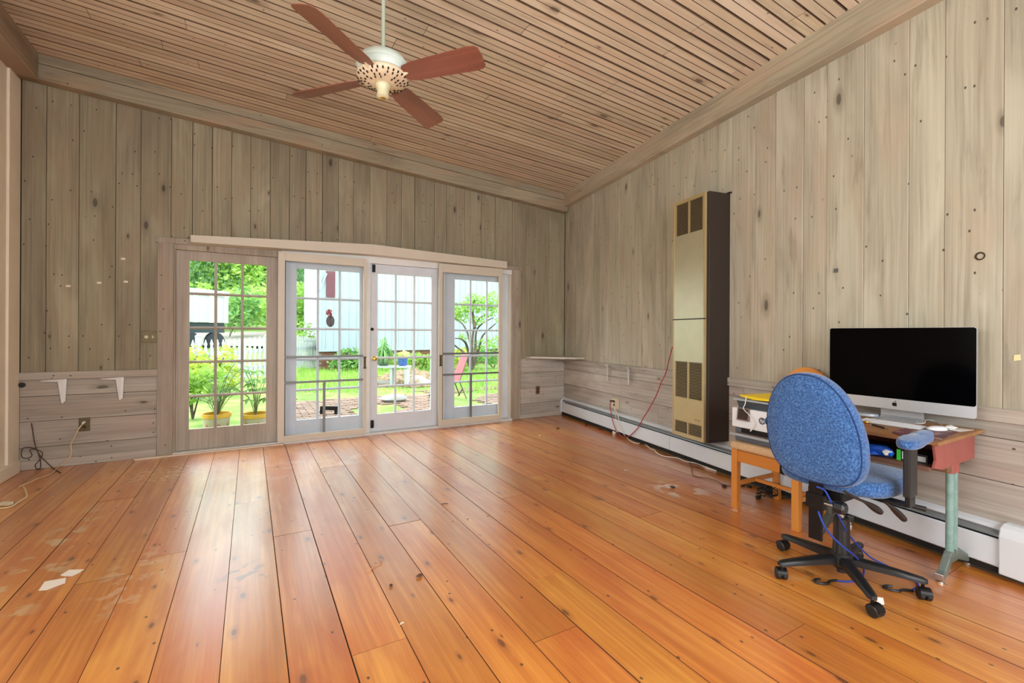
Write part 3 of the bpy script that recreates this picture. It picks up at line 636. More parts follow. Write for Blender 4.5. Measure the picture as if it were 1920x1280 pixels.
def text(name, s, size, mat, parent, mtx, shear=0, depth=.0005):
    cu = bpy.data.curves.new(name, 'FONT'); cu.body = s; cu.size = size; cu.extrude = depth; cu.align_x = 'CENTER'; cu.align_y = 'CENTER'; cu.shear = shear; cu.resolution_u = 3
    tmp = bpy.data.objects.new(name, cu); COL.objects.link(tmp); dg = bpy.context.evaluated_depsgraph_get()
    me = bpy.data.meshes.new_from_object(tmp.evaluated_get(dg)); bpy.data.objects.remove(tmp)
    me.materials.clear(); me.materials.append(mat); o = bpy.data.objects.new(name, me); COL.objects.link(o); o.parent = parent; o.matrix_local = mtx; return o
FACE_MX = Matrix(((0, 0, -1, 0), (-1, 0, 0, 0), (0, 1, 0, 0), (0, 0, 0, 1)))      # lettering whose front looks towards -x
lgz = .170; lgy = -.012
MB().lathe([(.001, 0), (.0235, 0), (.0235, .0012), (.001, .0012)], 28, 'x', (-.0012, lgy, lgz)).build('round_emblem', plain('emblem_grey', (84, 88, 94), .4), pr_)
text('emblem_letters', 'hp', .034, m_pw, pr_, Matrix.Translation((-.0016, lgy, lgz + .001)) @ FACE_MX, shear=.25)
tag(MB().prism([(-.16, 0), (.0, -.01), (.11, -.0), (.13, .012), (-.14, .010)], 'x', -.13, .16).xf(Matrix.Translation((3.10, 1.83, .7875)) @ Matrix.Rotation(math.radians(-12), 4, 'Z')).build('yellow_folder', plain('bright_yellow', (240, 206, 20), .5), bevel=.002), 'bright yellow folder lying on top of the printer', 'folder')
wc = [at_x(1399, 743, 2.945), at_x(1397, 757, 2.94), at_x(1394, 766, 2.935), at_x(1404, 777, 2.93), at_x(1413, 789, 2.935), at_x(1416, 795, 2.935)]
cbl = thing('charging_cable', 'white charging cable hanging over the front of the printer', 'cable', wc[-1])
MB().tube([p - wc[-1] for p in sm(wc)], .0028, 8).build('cord', m_white, cbl, smooth=True)
pe = at_x(1407, 808, 2.93)
MB().tube([(0, 0, 0), pe - wc[-1]], [.006, .0045], 8).build('plug', m_white, cbl, smooth=True)

# ================================================================ DESK
DZ = .73
desk = thing('school_desk', 'old school desk with a wooden top, pink metal sides and teal tubular leg', 'desk', (3.06, 1.16, 0))
m_top = wood('desk_top_wood', 'Y', 'X', dark=c((120, 80, 48)), mid=c((158, 112, 70)), light=c((186, 140, 92)), blotch=c((140, 100, 66)), knots=0, streak=.3, var=.02, rough=.5)
m_pink = plain('salmon_paint', (156, 84, 76), .5, var=.1, vscale=14)
m_teal = plain('teal_paint', (128, 160, 152), .45, var=.18, vscale=30)
def L_(p): return (p[0] - 3.06, p[1] - 1.16, p[2])
def dbox(n, a, b, mt, bv=.002): return MB().box(L_(a), L_(b)).build(n, mt, desk, bevel=bv)
dbox('desk_top', (2.75, .83, DZ - .018), (3.35, 1.515, DZ), m_top, .003)
for y0, y1 in ((.862, .872), (1.478, 1.488)):
    MB().prism([(2.80 - 3.06, DZ - .02), (2.825 - 3.06, DZ - .10), (2.80 - 3.06, DZ - .135), (2.90 - 3.06, DZ - .155), (3.33 - 3.06, DZ - .155), (3.33 - 3.06, DZ - .02)][::1], 'y', y0 - 1.16, y1 - 1.16).build('side_panel', m_pink, desk)
MB().prism([(2.79 - 3.06, DZ - .135), (2.79 - 3.06, DZ - .142), (3.33 - 3.06, DZ - .155), (3.33 - 3.06, DZ - .148)], 'y', .872 - 1.16, 1.478 - 1.16).build('tray_floor', plain('tray_brown', (112, 76, 58), .6, var=.15), desk)
dbox('front_lip', (2.775, .872, DZ - .150), (2.79, 1.478, DZ - .130), plain('tray_brown', (112, 76, 58), .6), .003)
dbox('tray_back', (3.32, .872, DZ - .15), (3.33, 1.478, DZ - .02), m_pink, 0)
dbox('lower_rail', (3.0, .872, DZ - .19), (3.05, 1.478, DZ - .158), wood('rail_wood', 'Y', 'Z', dark=c((88, 60, 42)), mid=c((120, 86, 60)), light=c((140, 104, 74)), blotch=c((110, 80, 56)), knots=0, var=.02), .003)
for y, mt in ((.89, m_teal), (1.445, plain('dark_olive_paint', (66, 66, 58), .45, var=.15))):
    for x in (3.09, 3.14):
        MB().tube([(x - 3.06, y - 1.16, .10), (x - 3.06, y - 1.16, DZ - .19)], .0165, 16).build('leg', mt, desk, smooth=True)
        MB().tube([(x - 3.06, y - 1.16, DZ - .205), (x - 3.06, y - 1.16, DZ - .155)], .022, 16).build('leg_sleeve', m_pink, desk, smooth=True)
    foot = MB().prism([(2.955 - 3.06, .012), (2.955 - 3.06, .045), (2.99 - 3.06, .055), (3.07 - 3.06, .13), (3.17 - 3.06, .13), (3.31 - 3.06, .062), (3.37 - 3.06, .058), (3.37 - 3.06, .030), (3.30 - 3.06, .028), (3.16 - 3.06, .075), (3.08 - 3.06, .075), (3.0 - 3.06, .022)], 'y', y - .016 - 1.16, y + .016 - 1.16).build('foot', plain('grey_cast_foot', (112, 122, 114), .5, .2, var=.2, vscale=30) if y < 1 else plain('dark_cast_foot', (74, 76, 66), .5, .2), desk, bevel=.004)
    for x in (2.972, 3.35): MB().lathe([(.018, 0), (.018, .008), (.010, .012), (.010, .03)], 16, 'z', (x - 3.06, y - 1.16, 0)).build('glide', m_chrome, desk, smooth=True)
    MB().box((2.950 - 3.06, y - .018 - 1.16, .013), (2.966 - 3.06, y + .018 - 1.16, .047)).build('toe_cap', m_chrome, desk, bevel=.003)
# things in the desk tray
TZ = DZ - .140
def crumple(sx, sy, sz, amp, seed, sub=2):
    bm = bmesh.new(); bmesh.ops.create_icosphere(bm, subdivisions=sub, radius=1); rnd = random.Random(seed); m = MB()
    vs = []
    for v in bm.verts:
        k = 1 + rnd.uniform(-amp, amp); vs.append((v.co.x * sx * k, v.co.y * sy * k, max(v.co.z * sz * k, -sz * .9)))
    m.add(vs, [tuple(v.index for v in f.verts) for f in bm.faces]); bm.free(); return m
bag = crumple(.045, .085, .030, .28, 5)
bo = tag(bag.build('snack_bag', plain('royal_blue_foil', (24, 84, 190), .3)), 'crumpled royal blue packet in the open desk tray', 'bag'); bo.location = (2.84, 1.12, TZ + .031)
crumple(.016, .022, .018, .3, 8, 1).xf(Matrix.Translation((-.024, -.065, .002))).build('white_corner', m_white, bo)
def tray_box(n, x, y, sx, sy, sz, mt, label, rz=0):
    o = MB().box((-sx / 2, -sy / 2, 0), (sx / 2, sy / 2, sz)).build(n, mt, bevel=.002); o.location = (x, y, TZ + .002 - (x - 2.79) * .024); o.rotation_euler = (0, 0, rz); return tag(o, label, 'box')
bt = tray_box('battery_pack', 2.86, .985, .03, .075, .058, plain('black_card', (26, 28, 30), .4), 'small black, green and white battery pack in the desk tray')
MB().box((-.0165, .020, .002), (-.015, .037, .056)).build('green_band', plain('vivid_green', (70, 200, 60), .4), bt)
for i in range(4): MB().box((-.0165, -.032 + i * .013, .012), (-.015, -.024 + i * .013, .050)).build('label_stripe', m_white, bt)
tb = tray_box('cable_box', 2.90, .935, .05, .05, .045, plain('dark_grey_card', (46, 48, 50), .5), 'dark grey adapter box in the desk tray behind the armrest')
MB().box((-.0265, -.018, .01), (-.025, .018, .035)).build('white_label', m_white, tb)
bc = tray_box('cardboard_box', 2.88, 1.30, .12, .16, .05, plain('dim_card', (70, 56, 50), .7), 'dull brown cardboard box in the left half of the desk tray')
# computer
IX = 3.213; k_ = .423 / .409
il = at_x(1556, 613, IX); ir = at_x(1826.5, 613, IX); ibr = at_x(1832.5, 786, IX); chin = at_x(1832, 764, IX)
yl, yr_ = il.y, ibr.y + .003; zt = ir.z; z0 = DZ + .067; zc = z0 + .062
yc = (yl + yr_) / 2
ic = thing('desktop_computer', 'large all in one computer with black screen and silver chin on the desk', 'computer', (IX, yc, DZ))
m_alu = plain('aluminium', (200, 203, 207), .35, .55)
hw = (yl - yr_) / 2
def rrect(y0, y1, za, zb_, r, n=6):
    out = []
    for cy, cz_, a0 in ((y1 - r, zb_ - r, 0), (y0 + r, zb_ - r, 90), (y0 + r, za + r, 180), (y1 - r, za + r, 270)):
        for i in range(n + 1):
            a = math.radians(a0 + 90 * i / n); out.append((cy + r * math.cos(a), cz_ + r * math.sin(a)))
    return out
MB().prism(rrect(-hw, hw, z0 - DZ, zt - DZ, .013), 'x', .0, .008).build('display_body', m_alu, ic, smooth=True)
pr2 = rrect(-hw * .97, hw * .97, z0 - DZ + .01, zt - DZ - .01, .02); pr3 = rrect(-hw * .5, hw * .5, z0 - DZ + .12, zt - DZ - .10, .05)
n_ = len(pr2); MB().add([(.008, a, b) for a, b in pr2] + [(.040, a, b) for a, b in pr3], [(i, (i + 1) % n_, n_ + (i + 1) % n_, n_ + i) for i in range(n_)] + [tuple(range(n_, 2 * n_))]).build('rear_shell', m_alu, ic, smooth=True)
MB().prism([(y, z) for y, z in rrect(-hw + .001, hw - .001, zc - DZ, zt - DZ - .001, .012)], 'x', -.0015, 0).build('screen_glass', plain('black_screen', (2, 2, 3), .12, spec=.06), ic)
# bitten apple mark on the chin, as flat black shapes
az = (z0 + zc) / 2 - DZ - .001; R_ = .0125
pts = []
for i in range(48):
    a = 2 * PI * i / 48; r = R_ * (1 + .07 * math.cos(2 * a))
    y, z = r * math.cos(a) * .95, r * math.sin(a) * 1.02
    if z > 0: z -= .0028 * math.exp(-(y / .003) ** 2)
    else: z += .0022 * math.exp(-(y / .0032) ** 2)
    bx_, bz_ = .0150, .0018; dd = math.hypot(y - bx_, z - bz_)
    if dd < .0068: y, z = bx_ + (y - bx_) / max(dd, 1e-6) * .0068, bz_ + (z - bz_) / max(dd, 1e-6) * .0068
    pts.append((-y, az + z))
m = MB(); m.add([(-.0012, 0 - .0, az)] + [(-.0012, a, b) for a, b in pts], [(0, i + 1, (i + 1) % 48 + 1) for i in range(48)])
lf = [(0, 0), (.0045, .001), (.0065, .0055), (.0065, .0075), (.002, .0065), (0, .003)]
m.add([(-.0012, -a, az + R_ + .0015 + b) for a, b in lf], [tuple(range(6))])
m.build('fruit_emblem', plain('emblem_black', (8, 8, 9), .3), ic)
st = MB(); P_ = [(.055, 0.003), (-.01, .003), (.045, .006), (.070, .012), (.088, .05), (.090, .12), (.060, .20)]
st.prism([(.10, 0), (-.045, 0), (-.045, .004), (.07, .006), (.085, .020), (.082, .10), (.045, .22), (.055, .22), (.098, .10), (.105, .02)], 'y', -.10, .10)
st.build('stand', m_alu, ic, bevel=.003)
# keyboard with keys
kb = thing('keyboard', 'slim white and aluminium keyboard in front of the computer', 'keyboard', (3.06, 1.125, DZ), 0)
MB().prism([(-.058, .0015), (-.058, .005), (.056, .010), (.058, .0015)], 'y', -.142, .142).build('keyboard_base', m_alu, kb, bevel=.001)
rows = 6
kd = None
for r in range(rows):
    n = 14 if r != 5 else 9
    wts = [1] * n if r != 5 else [1, 1, 1, 1.2, 5, 1.2, 1, 1, 1]
    tot = sum(wts); x = .137
    for wt in wts:
        wk = wt / tot * .274; dpt = .0165 if r else .009
        xx = .050 - r * .0185; zz = .0052 + (xx + .058) * .042
        MB().box((xx - dpt, x - wk + .0012, zz), (xx, x - .0012, zz + .0022)).build('key', m_pw, kb); x -= wk
mo = MB().lathe([(.001, 0), (.030, .001), (.032, .006), (.028, .014), (.018, .019), (.001, .021)], 24).xf(Matrix.Diagonal((1.75, 1, 1, 1))).build('mouse', m_pw, smooth=True, ang=60)
mp = at_z(1757, 805, DZ + .008); mo.location = (mp.x, mp.y, DZ + .0055); mo.rotation_euler = (0, 0, math.radians(-20)); tag(mo, 'white oval computer mouse on the right end of the desk', 'mouse')
cable = sm([at_z(1766, 779, DZ + .004), at_z(1752, 788, DZ + .005), at_z(1737, 787, DZ + .005), at_z(1721, 789, DZ + .006), at_z(1717, 794, DZ + .012), at_z(1733, 793, DZ + .018), at_z(1737, 787, DZ + .02), at_z(1752, 789, DZ + .006), at_z(1766, 797, DZ + .004), at_z(1772, 802, DZ + .004)])
tag(MB().tube([p + Vector((0, 0, 0)) for p in cable], .0018, 6).build('white_cable', m_white, smooth=True), 'thin white cable looped on the desk behind the mouse', 'cable')
def flat(name, pxs, z, th, mt, label, cat):
    p = [at_z(x, y, z) for x, y in pxs]; n = len(p)
    m = MB().add([(q.x, q.y, z) for q in p] + [(q.x, q.y, z + th) for q in p], [tuple(reversed(range(n))), tuple(range(n, 2 * n))] + [(i, (i + 1) % n, n + (i + 1) % n, n + i) for i in range(n)])
    return tag(m.build(name, mt), label, cat)
m_book, N, L, B = new_mat('maroon_booklet'); tc = N.new('ShaderNodeTexCoord'); nz = N.new('ShaderNodeTexNoise'); nz.inputs['Scale'].default_value = 26; nz.inputs['Detail'].default_value = 2; L.new(tc.outputs['Object'], nz.inputs['Vector'])
L.new(ramp(N, L, nz.outputs[0], [(.40, c((74, 44, 62))), (.5, c((120, 54, 62))), (.56, c((86, 60, 78))), (.66, c((176, 148, 120)))]), B.inputs['Base Color'])
flat('booklet', [(1673, 811), (1700, 822), (1762, 826), (1795, 810), (1720, 795)], DZ + .0005, .004, m_book, 'maroon patterned booklet lying under the mouse and keyboard', 'book')
m = crumple(.032, .022, .013, .35, 12)
ti = tag(m.build('crumpled_tissue', m_white), 'crumpled white tissue on the desk right of the mouse', 'tissue'); tp = at_z(1783, 801, DZ + .01); ti.location = (tp.x, tp.y, DZ + .0105)
flat('paper_strip', [(1775, 806), (1800, 809), (1826, 806), (1800, 803)], DZ + .0005, .0015, m_white, 'thin white strip of paper beside the tissue', 'paper')
pn = [at_z(1636, 796, DZ + .006), at_z(1666, 804, DZ + .006)]
pen = thing('ballpoint_pen', 'black and silver pen lying left of the keyboard edge', 'pen', pn[0])
MB().tube([(0, 0, 0), (pn[1] - pn[0]) * .8], .0045, 8).build('barrel', m_black, pen, smooth=True)
MB().tube([(pn[1] - pn[0]) * .8, (pn[1] - pn[0])], [.0045, .0015], 8).build('tip', m_chrome, pen, smooth=True)
rt = at_z(1622, 776, DZ + .01)
wd = thing('white_remote_dock', 'small white rounded device on the desk left of the keyboard', 'device', (rt.x, rt.y, DZ))
MB().lathe([(.045, 0), (.050, .006), (.046, .018), (.03, .022), (.001, .023)], 24).xf(Matrix.Diagonal((1, 1.4, 1, 1))).build('shell', m_psil, wd, smooth=True, ang=50)
wt_ = at_z(1624, 790, DZ + .008)
watch = thing('wristwatch', 'small metal wristwatch beside the left end of the keyboard', 'watch', (wt_.x, wt_.y, DZ))
MB().lathe([(.016, .002), (.018, .006), (.016, .011), (.001, .012)], 18).build('watch_case', m_brass, watch, smooth=True)
MB().tube(sm([(.016, 0, .004), (.05, .01, .004), (.06, -.02, .004), (.03, -.035, .004)]), .005, 6).build('strap', m_black, watch, smooth=True)

# ================================================================ OFFICE CHAIR
oc = thing('office_chair', 'blue fabric swivel office chair on a black five star base, seen from behind', 'chair', (2.58, 1.15, 0))
m_blue, N, L, B = new_mat('blue_speckled_fabric')
tc = N.new('ShaderNodeTexCoord'); vn = N.new('ShaderNodeTexNoise'); vn.inputs['Scale'].default_value = 135; vn.inputs['Detail'].default_value = 2; vn.inputs['Distortion'].default_value = .8; L.new(tc.outputs['Object'], vn.inputs['Vector'])
L.new(ramp(N, L, vn.outputs[0], [(.36, c((26, 62, 112))), (.5, c((40, 84, 138))), (.62, c((70, 112, 166)))]), B.inputs['Base Color'])
B.inputs['Roughness'].default_value = .9; B.inputs['Sheen Weight'].default_value = .3
bp = N.new('ShaderNodeBump'); bp.inputs['Strength'].default_value = .4; bp.inputs['Distance'].default_value = .002; n3 = N.new('ShaderNodeTexNoise'); n3.inputs['Scale'].default_value = 240; L.new(tc.outputs['Object'], n3.inputs['Vector']); L.new(n3.outputs[0], bp.inputs['Height']); L.new(bp.outputs[0], B.inputs['Normal'])
# base legs and casters
ob = MB().lathe([(.030, .055), (.048, .075), (.052, .12), (.040, .135)], 24).build('base_hub', m_black, oc, smooth=True)
for k in range(5):
    a = math.radians(81 + 72 * k); ca, sa = math.cos(a), math.sin(a)
    secs_ = [(.035, .026, .085, .125), (.15, .024, .082, .115), (.25, .021, .078, .104), (.310, .018, .072, .096), (.325, .010, .074, .090)]
    m = MB(); vs = []
    for r, hw_, za, zb_ in secs_:
        ym = zb_ - .008
        for yy, zz in ((-hw_, za), (hw_, za), (hw_, ym), (hw_ * .55, zb_), (-hw_ * .55, zb_), (-hw_, ym)):
            vs.append((r * ca - yy * sa, r * sa + yy * ca, zz))
    fs = [(0, 1, 2, 3, 4, 5), tuple(24 + i for i in (5, 4, 3, 2, 1, 0))]
    for i in range(4):
        for j in range(6): fs.append((i * 6 + j, i * 6 + (j + 1) % 6, (i + 1) * 6 + (j + 1) % 6, (i + 1) * 6 + j))
    m.add(vs, fs).build('base_leg', m_black, oc, smooth=True, ang=50)
    cx0, cy0 = .308 * ca, .308 * sa
    ct = math.radians([20, -15, 200, 160, 60][k] - 29.9); dx, dy = math.cos(ct), math.sin(ct)      # wheel axle direction
    fx, fy = -dy, dx
    wc_ = Vector((cx0 + fx * .012, cy0 + fy * .012, .027))
    MB().tube([(cx0, cy0, .04), (cx0, cy0, .078)], .007, 8).build('caster_stem', m_blackm, oc)
    cw = MB()
    for s_ in (-1, 1):
        pts_ = [wc_ + Vector((dx, dy, 0)) * (s_ * q) for q in (.003, .006, .021, .026)]
        cw.tube(pts_, [.024, .027, .027, .020], 20)
    cw.build('caster_wheels', m_black, oc, smooth=True)
    m = MB()
    for s_ in (-1,):
        m.tube([wc_ + Vector((dx, dy, 0)) * -.022 + Vector((0, 0, .002)), wc_ + Vector((dx, dy, 0)) * .022 + Vector((0, 0, .002))], [.0285, .0285], 20)
    m.v = [v for v in m.v]; hoodv = [(x, y, max(z, .030)) for x, y, z in m.v]; m.v = hoodv
    m.build('caster_hood', m_blackm, oc, smooth=True)
MB().lathe([(.038, .12), (.036, .20), (.034, .305), (.028, .312)], 28).build('column_cover', m_black, oc, smooth=True)
MB().lathe([(.014, .305), (.014, .44)], 20).build('gas_lift', m_chrome, oc, smooth=True)
MB().lathe([(.020, .035), (.020, .06)], 16).build('hub_plug', m_black, oc)
# mechanism under the seat
MB().box((-.17, -.075, .43), (.12, .075, .476)).build('seat_mechanism', m_blackm, oc, bevel=.006)
MB().box((-.13, -.14, .474), (.13, .14, .490)).build('seat_plate', m_blackm, oc)
for lv in (((1583, 921), (1600, 931), (1622, 941), (1638, 951), (1650, 959)), ((1630, 923), (1650, 935), (1668, 948), (1682, 960), (1695, 973))):
    pp = [at_y(x, y, .96) - Vector((2.58, 1.15, 0)) for x, y in lv]; pp = sm(pp, 4); nn_ = len(pp)
    MB().tube(pp, [(.006 + .010 * math.sin(min(1, max(0, (i - nn_ * .45) / (nn_ * .55))) * PI * .8)) for i in range(nn_)], 10).build('control_lever', m_black, oc, smooth=True)
MB().tube([(.02, -.20, .452), (.06, -.31, .44)], [.008, .012], 8).build('tilt_lever', m_black, oc, smooth=True)
# back bar, bracket and knob
BX = -.245
MB().box((BX - .006, -.03, .25), (BX + .006, .03, .70)).build('back_bar', m_blackm, oc, bevel=.003)
MB().box((BX - .014, -.04, .40), (BX + .02, .04, .47)).build('bar_bracket', m_blackm, oc, bevel=.004)
MB().box((BX, -.025, .425), (-.15, .025, .450)).build('bracket_arm', m_blackm, oc, bevel=.003)
MB().tube([(BX, -.04, .435), (BX, -.085, .435)], .008, 10).build('clamp_bolt', m_chrome, oc)
MB().tube([(BX, -.08, .435), (BX, -.088, .435), (BX, -.12, .435), (BX, -.128, .435)], [.020, .030, .030, .02], 8).build('clamp_knob', m_black, oc)
# seat pad
def pad(outline, z0, z1, r=.02, n=4):
    m = MB(); cxx = sum(p[0] for p in outline) / len(outline); cyy = sum(p[1] for p in outline) / len(outline); N_ = len(outline); rings = []
    for i in range(n + 1):
        a = PI / 2 * i / n; rings.append((r * (1 - math.sin(a)), z0 + r * (1 - math.cos(a))))
    for i in range(n + 1):
        a = PI / 2 * (1 - i / n); rings.append((r * (1 - math.sin(a)), z1 - r * (1 - math.cos(a))))
    rings.append((r * 2.2, z1 + .004)); rings.append((r * 5, z1 + .010))
    vs = []
    for ins, z in rings:
        for x, y in outline:
            dx_, dy_ = x - cxx, y - cyy; dl = math.hypot(dx_, dy_); f_ = max(0, 1 - ins / dl); vs.append((cxx + dx_ * f_, cyy + dy_ * f_, z))
    fs = [tuple(reversed(range(N_))), tuple(range((len(rings) - 1) * N_, len(rings) * N_))]
    for i in range(len(rings) - 1):
        for j in range(N_): fs.append((i * N_ + j, i * N_ + (j + 1) % N_, (i + 1) * N_ + (j + 1) % N_, (i + 1) * N_ + j))
    return m.add(vs, fs)
def superell(ax, ay, cx, cy, n=40, e=3.2):
    out = []
    for i in range(n):
        a = 2 * PI * i / n; out.append((cx + ax * math.copysign(abs(math.cos(a)) ** (2 / e), math.cos(a)), cy + ay * math.copysign(abs(math.sin(a)) ** (2 / e), math.sin(a))))
    return out
MB_s = pad(superell(.245, .245, .02, -.005), .488, .562, .03); MB_s.build('seat', m_blue, oc, smooth=True, ang=80)
# backrest: rounded shield shape, fabric both sides with a welt
ang_ = []
for i in range(56):
    a = 2 * PI * i / 56; ca, sa = math.cos(a), math.sin(a); e = 2.25 if sa > 0 else 3.1
    ww = .214 * abs(ca) ** (2 / e); hh = (.290 if sa > 0 else .222) * abs(sa) ** (2 / e)
    y = math.copysign(ww, ca); z = math.copysign(hh, sa)
    y *= (1 - .10 * max(0, z / .3) - .02 * max(0, -z / .25))
    ang_.append((y + .12 * z, z))

def backpad(x0, x1, r, sc_=1., z0=.752, bulge=.012):
    m = MB(); N_ = len(ang_); rings = []; n = 5
    rings.append((.10, x0 - bulge)); rings.append((.04, x0 - bulge * .5))
    for i in range(n + 1):
        a = PI / 2 * i / n; rings.append((r * (1 - math.sin(a)), x0 + r * (1 - math.cos(a))))
    for i in range(n + 1):
        a = PI / 2 * (1 - i / n); rings.append((r * (1 - math.sin(a)), x1 - r * (1 - math.cos(a))))
    rings.append((.06, x1 + bulge))
    vs = []
    for ins, x in rings:
        for y, z in ang_:
            dl = math.hypot(y, z); f_ = max(.02, sc_ - ins / dl); vs.append((x, y * f_ + .003, z0 + z * f_))
    fs = [tuple(reversed(range(N_))), tuple(range((len(rings) - 1) * N_, len(rings) * N_))]
    for i in range(len(rings) - 1):
        for j in range(N_): fs.append((i * N_ + j, i * N_ + (j + 1) % N_, (i + 1) * N_ + (j + 1) % N_, (i + 1) * N_ + j))
    return m.add(vs, fs)
bkr = backpad(-.300, -.215, .030).build('backrest', m_blue, oc, smooth=True, ang=80)
wl_ = [(-.292, y * .955 + .003, .752 + z * .965) for y, z in ang_]
MB().tube(wl_ + [wl_[0], wl_[1]], .0035, 6, cap=False).build('piping', plain('navy_piping', (24, 48, 96), .8), bkr, smooth=True)
for sgn in (-1, 1):
    y = .300 if sgn > 0 else -.300
    if sgn > 0: y = .240
    am = pad([(-.010 + .195 * math.copysign(abs(math.cos(t_)) ** .8, math.cos(t_)), y + (.042 - .010 * math.cos(t_)) * math.copysign(abs(math.sin(t_)) ** .8, math.sin(t_)) - sgn * .02 * math.cos(t_)) for t_ in [2 * PI * i / 32 for i in range(32)]], .742, .780, .018)
    am.build('arm_pad', m_blue, oc, smooth=True, ang=80)
    yp_ = .225 if sgn > 0 else y
    MB().box((-.120, yp_ - .013, .52), (-.040, yp_ + .013, .745)).build('arm_post', m_black, oc, bevel=.005)
    MB().box((-.11, y - .009, .476), (-.05, y + .009, .53)).box((-.11, min(y, y * .5), .474), (-.05, max(y, y * .5), .486)).build('arm_bracket', m_blackm, oc, bevel=.003)
tagp = at_z(1650, 1127, .02)
MB().prism([(-.018, .002), (.02, .006), (.014, .036), (-.012, .040)], 'y', -.0008, .0008).xf(Matrix.Translation((tagp.x - 2.58, tagp.y - 1.15, 0)) @ Matrix.Rotation(-.5, 4, 'Z')).build('white_tag', m_white, oc)

# bungee cord with two black hooks
m_bun = plain('bungee_blue', (28, 62, 160), .6, bump=.4, bscale=400)
bu = thing('bungee_cord', 'blue bungee cord with black hooks hanging through the office chair base', 'cord', (2.5, 1.1, 0))
off = Vector((2.5, 1.1, 0))
def bt_(pxs, nm='cord'):
    p = [q - off for q in pxs]; MB().tube(sm(p), .0042, 8).build(nm, m_bun, bu, smooth=True)
bt_([at_x(1531, 912, 2.30), at_x(1545, 918, 2.31), at_x(1553, 930, 2.32), at_x(1562, 948, 2.34), at_x(1571, 965, 2.38), at_z(1590, 1000, .23), at_z(1614, 1028, .12), at_z(1636, 1047, .04), at_z(1663, 1060, .006), at_z(1700, 1080, .006), at_z(1722, 1096, .006), at_z(1708, 1107, .006)])
bt_([at_x(1534, 958, 2.30), at_x(1545, 985, 2.32), at_x(1560, 1005, 2.36), at_x(1580, 1024, 2.42), at_x(1598, 1038, 2.50), at_z(1612, 1052, .10), at_z(1620, 1070, .02), at_z(1612, 1085, .006), at_z(1590, 1090, .006), at_z(1566, 1088, .006)])
for (px, py, hx_, hy_) in ((1566, 1088, 1540, 1091), (1708, 1107, 1676, 1104)):
    a = at_z(px, py, .006) - off; b = at_z(hx_, hy_, .006) - off; d = (b - a).normalized(); nrm = Vector((-d.y, d.x, 0)); 
    l = .11
    p = [a - d * .01, a + d * .3 * l, a + d * .55 * l + nrm * .016, a + d * .85 * l + nrm * .010, a + d * l - nrm * .010, a + d * .8 * l - nrm * .026, a + d * .58 * l - nrm * .024]
    MB().tube(sm(p, 6), .0062, 8).build('hook', m_black, bu, smooth=True)

# ================================================================ CORDS
m_cordw = plain('white_cord', (226, 220, 206), .5); m_cordi = plain('ivory_cord', (214, 186, 146), .5); m_cordr = plain('red_cord', (176, 44, 38), .5); m_cordb = plain('brown_cord', (74, 50, 38), .6); m_cordk = plain('black_cord', (34, 28, 28), .6)
def cord(name, pts, r, mat, label, k=6):
    base = pts[0].copy(); base.z = 0
    o = thing(name, label, 'cord', base)
    MB().tube([p - base for p in sm(pts, k)], r, 8).build('cord', mat, o, smooth=True)
    return o, base
def clz(p, z=.006): return Vector((p.x, p.y, max(p.z, z)))
P_ = [at_r(x, y, .085) for x, y in ((1261, 650), (1255, 672), (1248, 700), (1240, 716), (1230, 742), (1216, 768), (1206, 784), (1196, 802), (1184, 814), (1176, 819), (1166, 818), (1156, 808), (1149, 790), (1146, 775), (1144, 762), (1145, 754))] + [rw(1.39, .40, .045)]
for i, q in enumerate(P_): P_[i] = clz(q)
o, b = cord('red_cord', P_, .0048, m_cordr, 'red extension cord hanging from the wall heater to the cream outlet')
MB().tube([rw(1.39, .40, .040) - b, rw(1.375, .40, .075) - b], [.012, .009], 10).build('plug', m_black, o, smooth=True)
fl_ = [(1176, 821), (1188, 829), (1197, 831), (1202, 829), (1212, 834), (1220, 841), (1227, 843), (1232, 849), (1245, 855), (1260, 857), (1272, 859), (1286, 865), (1300, 867), (1311, 870), (1322, 875)]
P_ = [rw(1.425, .345, .045), clz(at_r(1159, 782, .08)), clz(at_r(1163, 797, .08)), clz(at_r(1168, 811, .09))] + [at_z(x, y, .007) for x, y in fl_]
o, b = cord('white_extension_cord', P_, .005, m_cordw, 'white extension cord running along the floor under the baseboard heater')
e0 = at_z(1323, 875, .010); e1 = at_z(1334, 878, .010); e2 = at_z(1345, 881, .010)
MB().tube([e0 - b, (e0 + e1) / 2 - b, e1 - b], [.012, .020, .016], 8).build('plug', m_cordw, o, smooth=True)
d = (e2 - e1).normalized(); n = Vector((-d.y, d.x, 0))
MB().hexa([e1 - b - n * .016 - Vector((0, 0, .009)), e2 - b - n * .016 - Vector((0, 0, .009)), e2 - b + n * .016 - Vector((0, 0, .009)), e1 - b + n * .016 - Vector((0, 0, .009)), e1 - b - n * .016 + Vector((0, 0, .012)), e2 - b - n * .016 + Vector((0, 0, .012)), e2 - b + n * .016 + Vector((0, 0, .012)), e1 - b + n * .016 + Vector((0, 0, .012))]).build('socket_end', m_cordw, o)
P_ = [rw(1.44, .335, .045), clz(at_r(1152, 770, .08)), clz(at_r(1156, 790, .09)), clz(at_r(1160, 804, .09)), at_z(1152, 812, .03)]
o, b = cord('white_adapter_cord', P_, .0035, m_cordw, 'thin white cord from the cream outlet to a small adapter on the floor')
q = at_z(1154, 811, .018) - b
MB().box((q.x - .03, q.y - .022, 0.001), (q.x + .03, q.y + .022, .04)).build('adapter', m_cordw, o, bevel=.004)
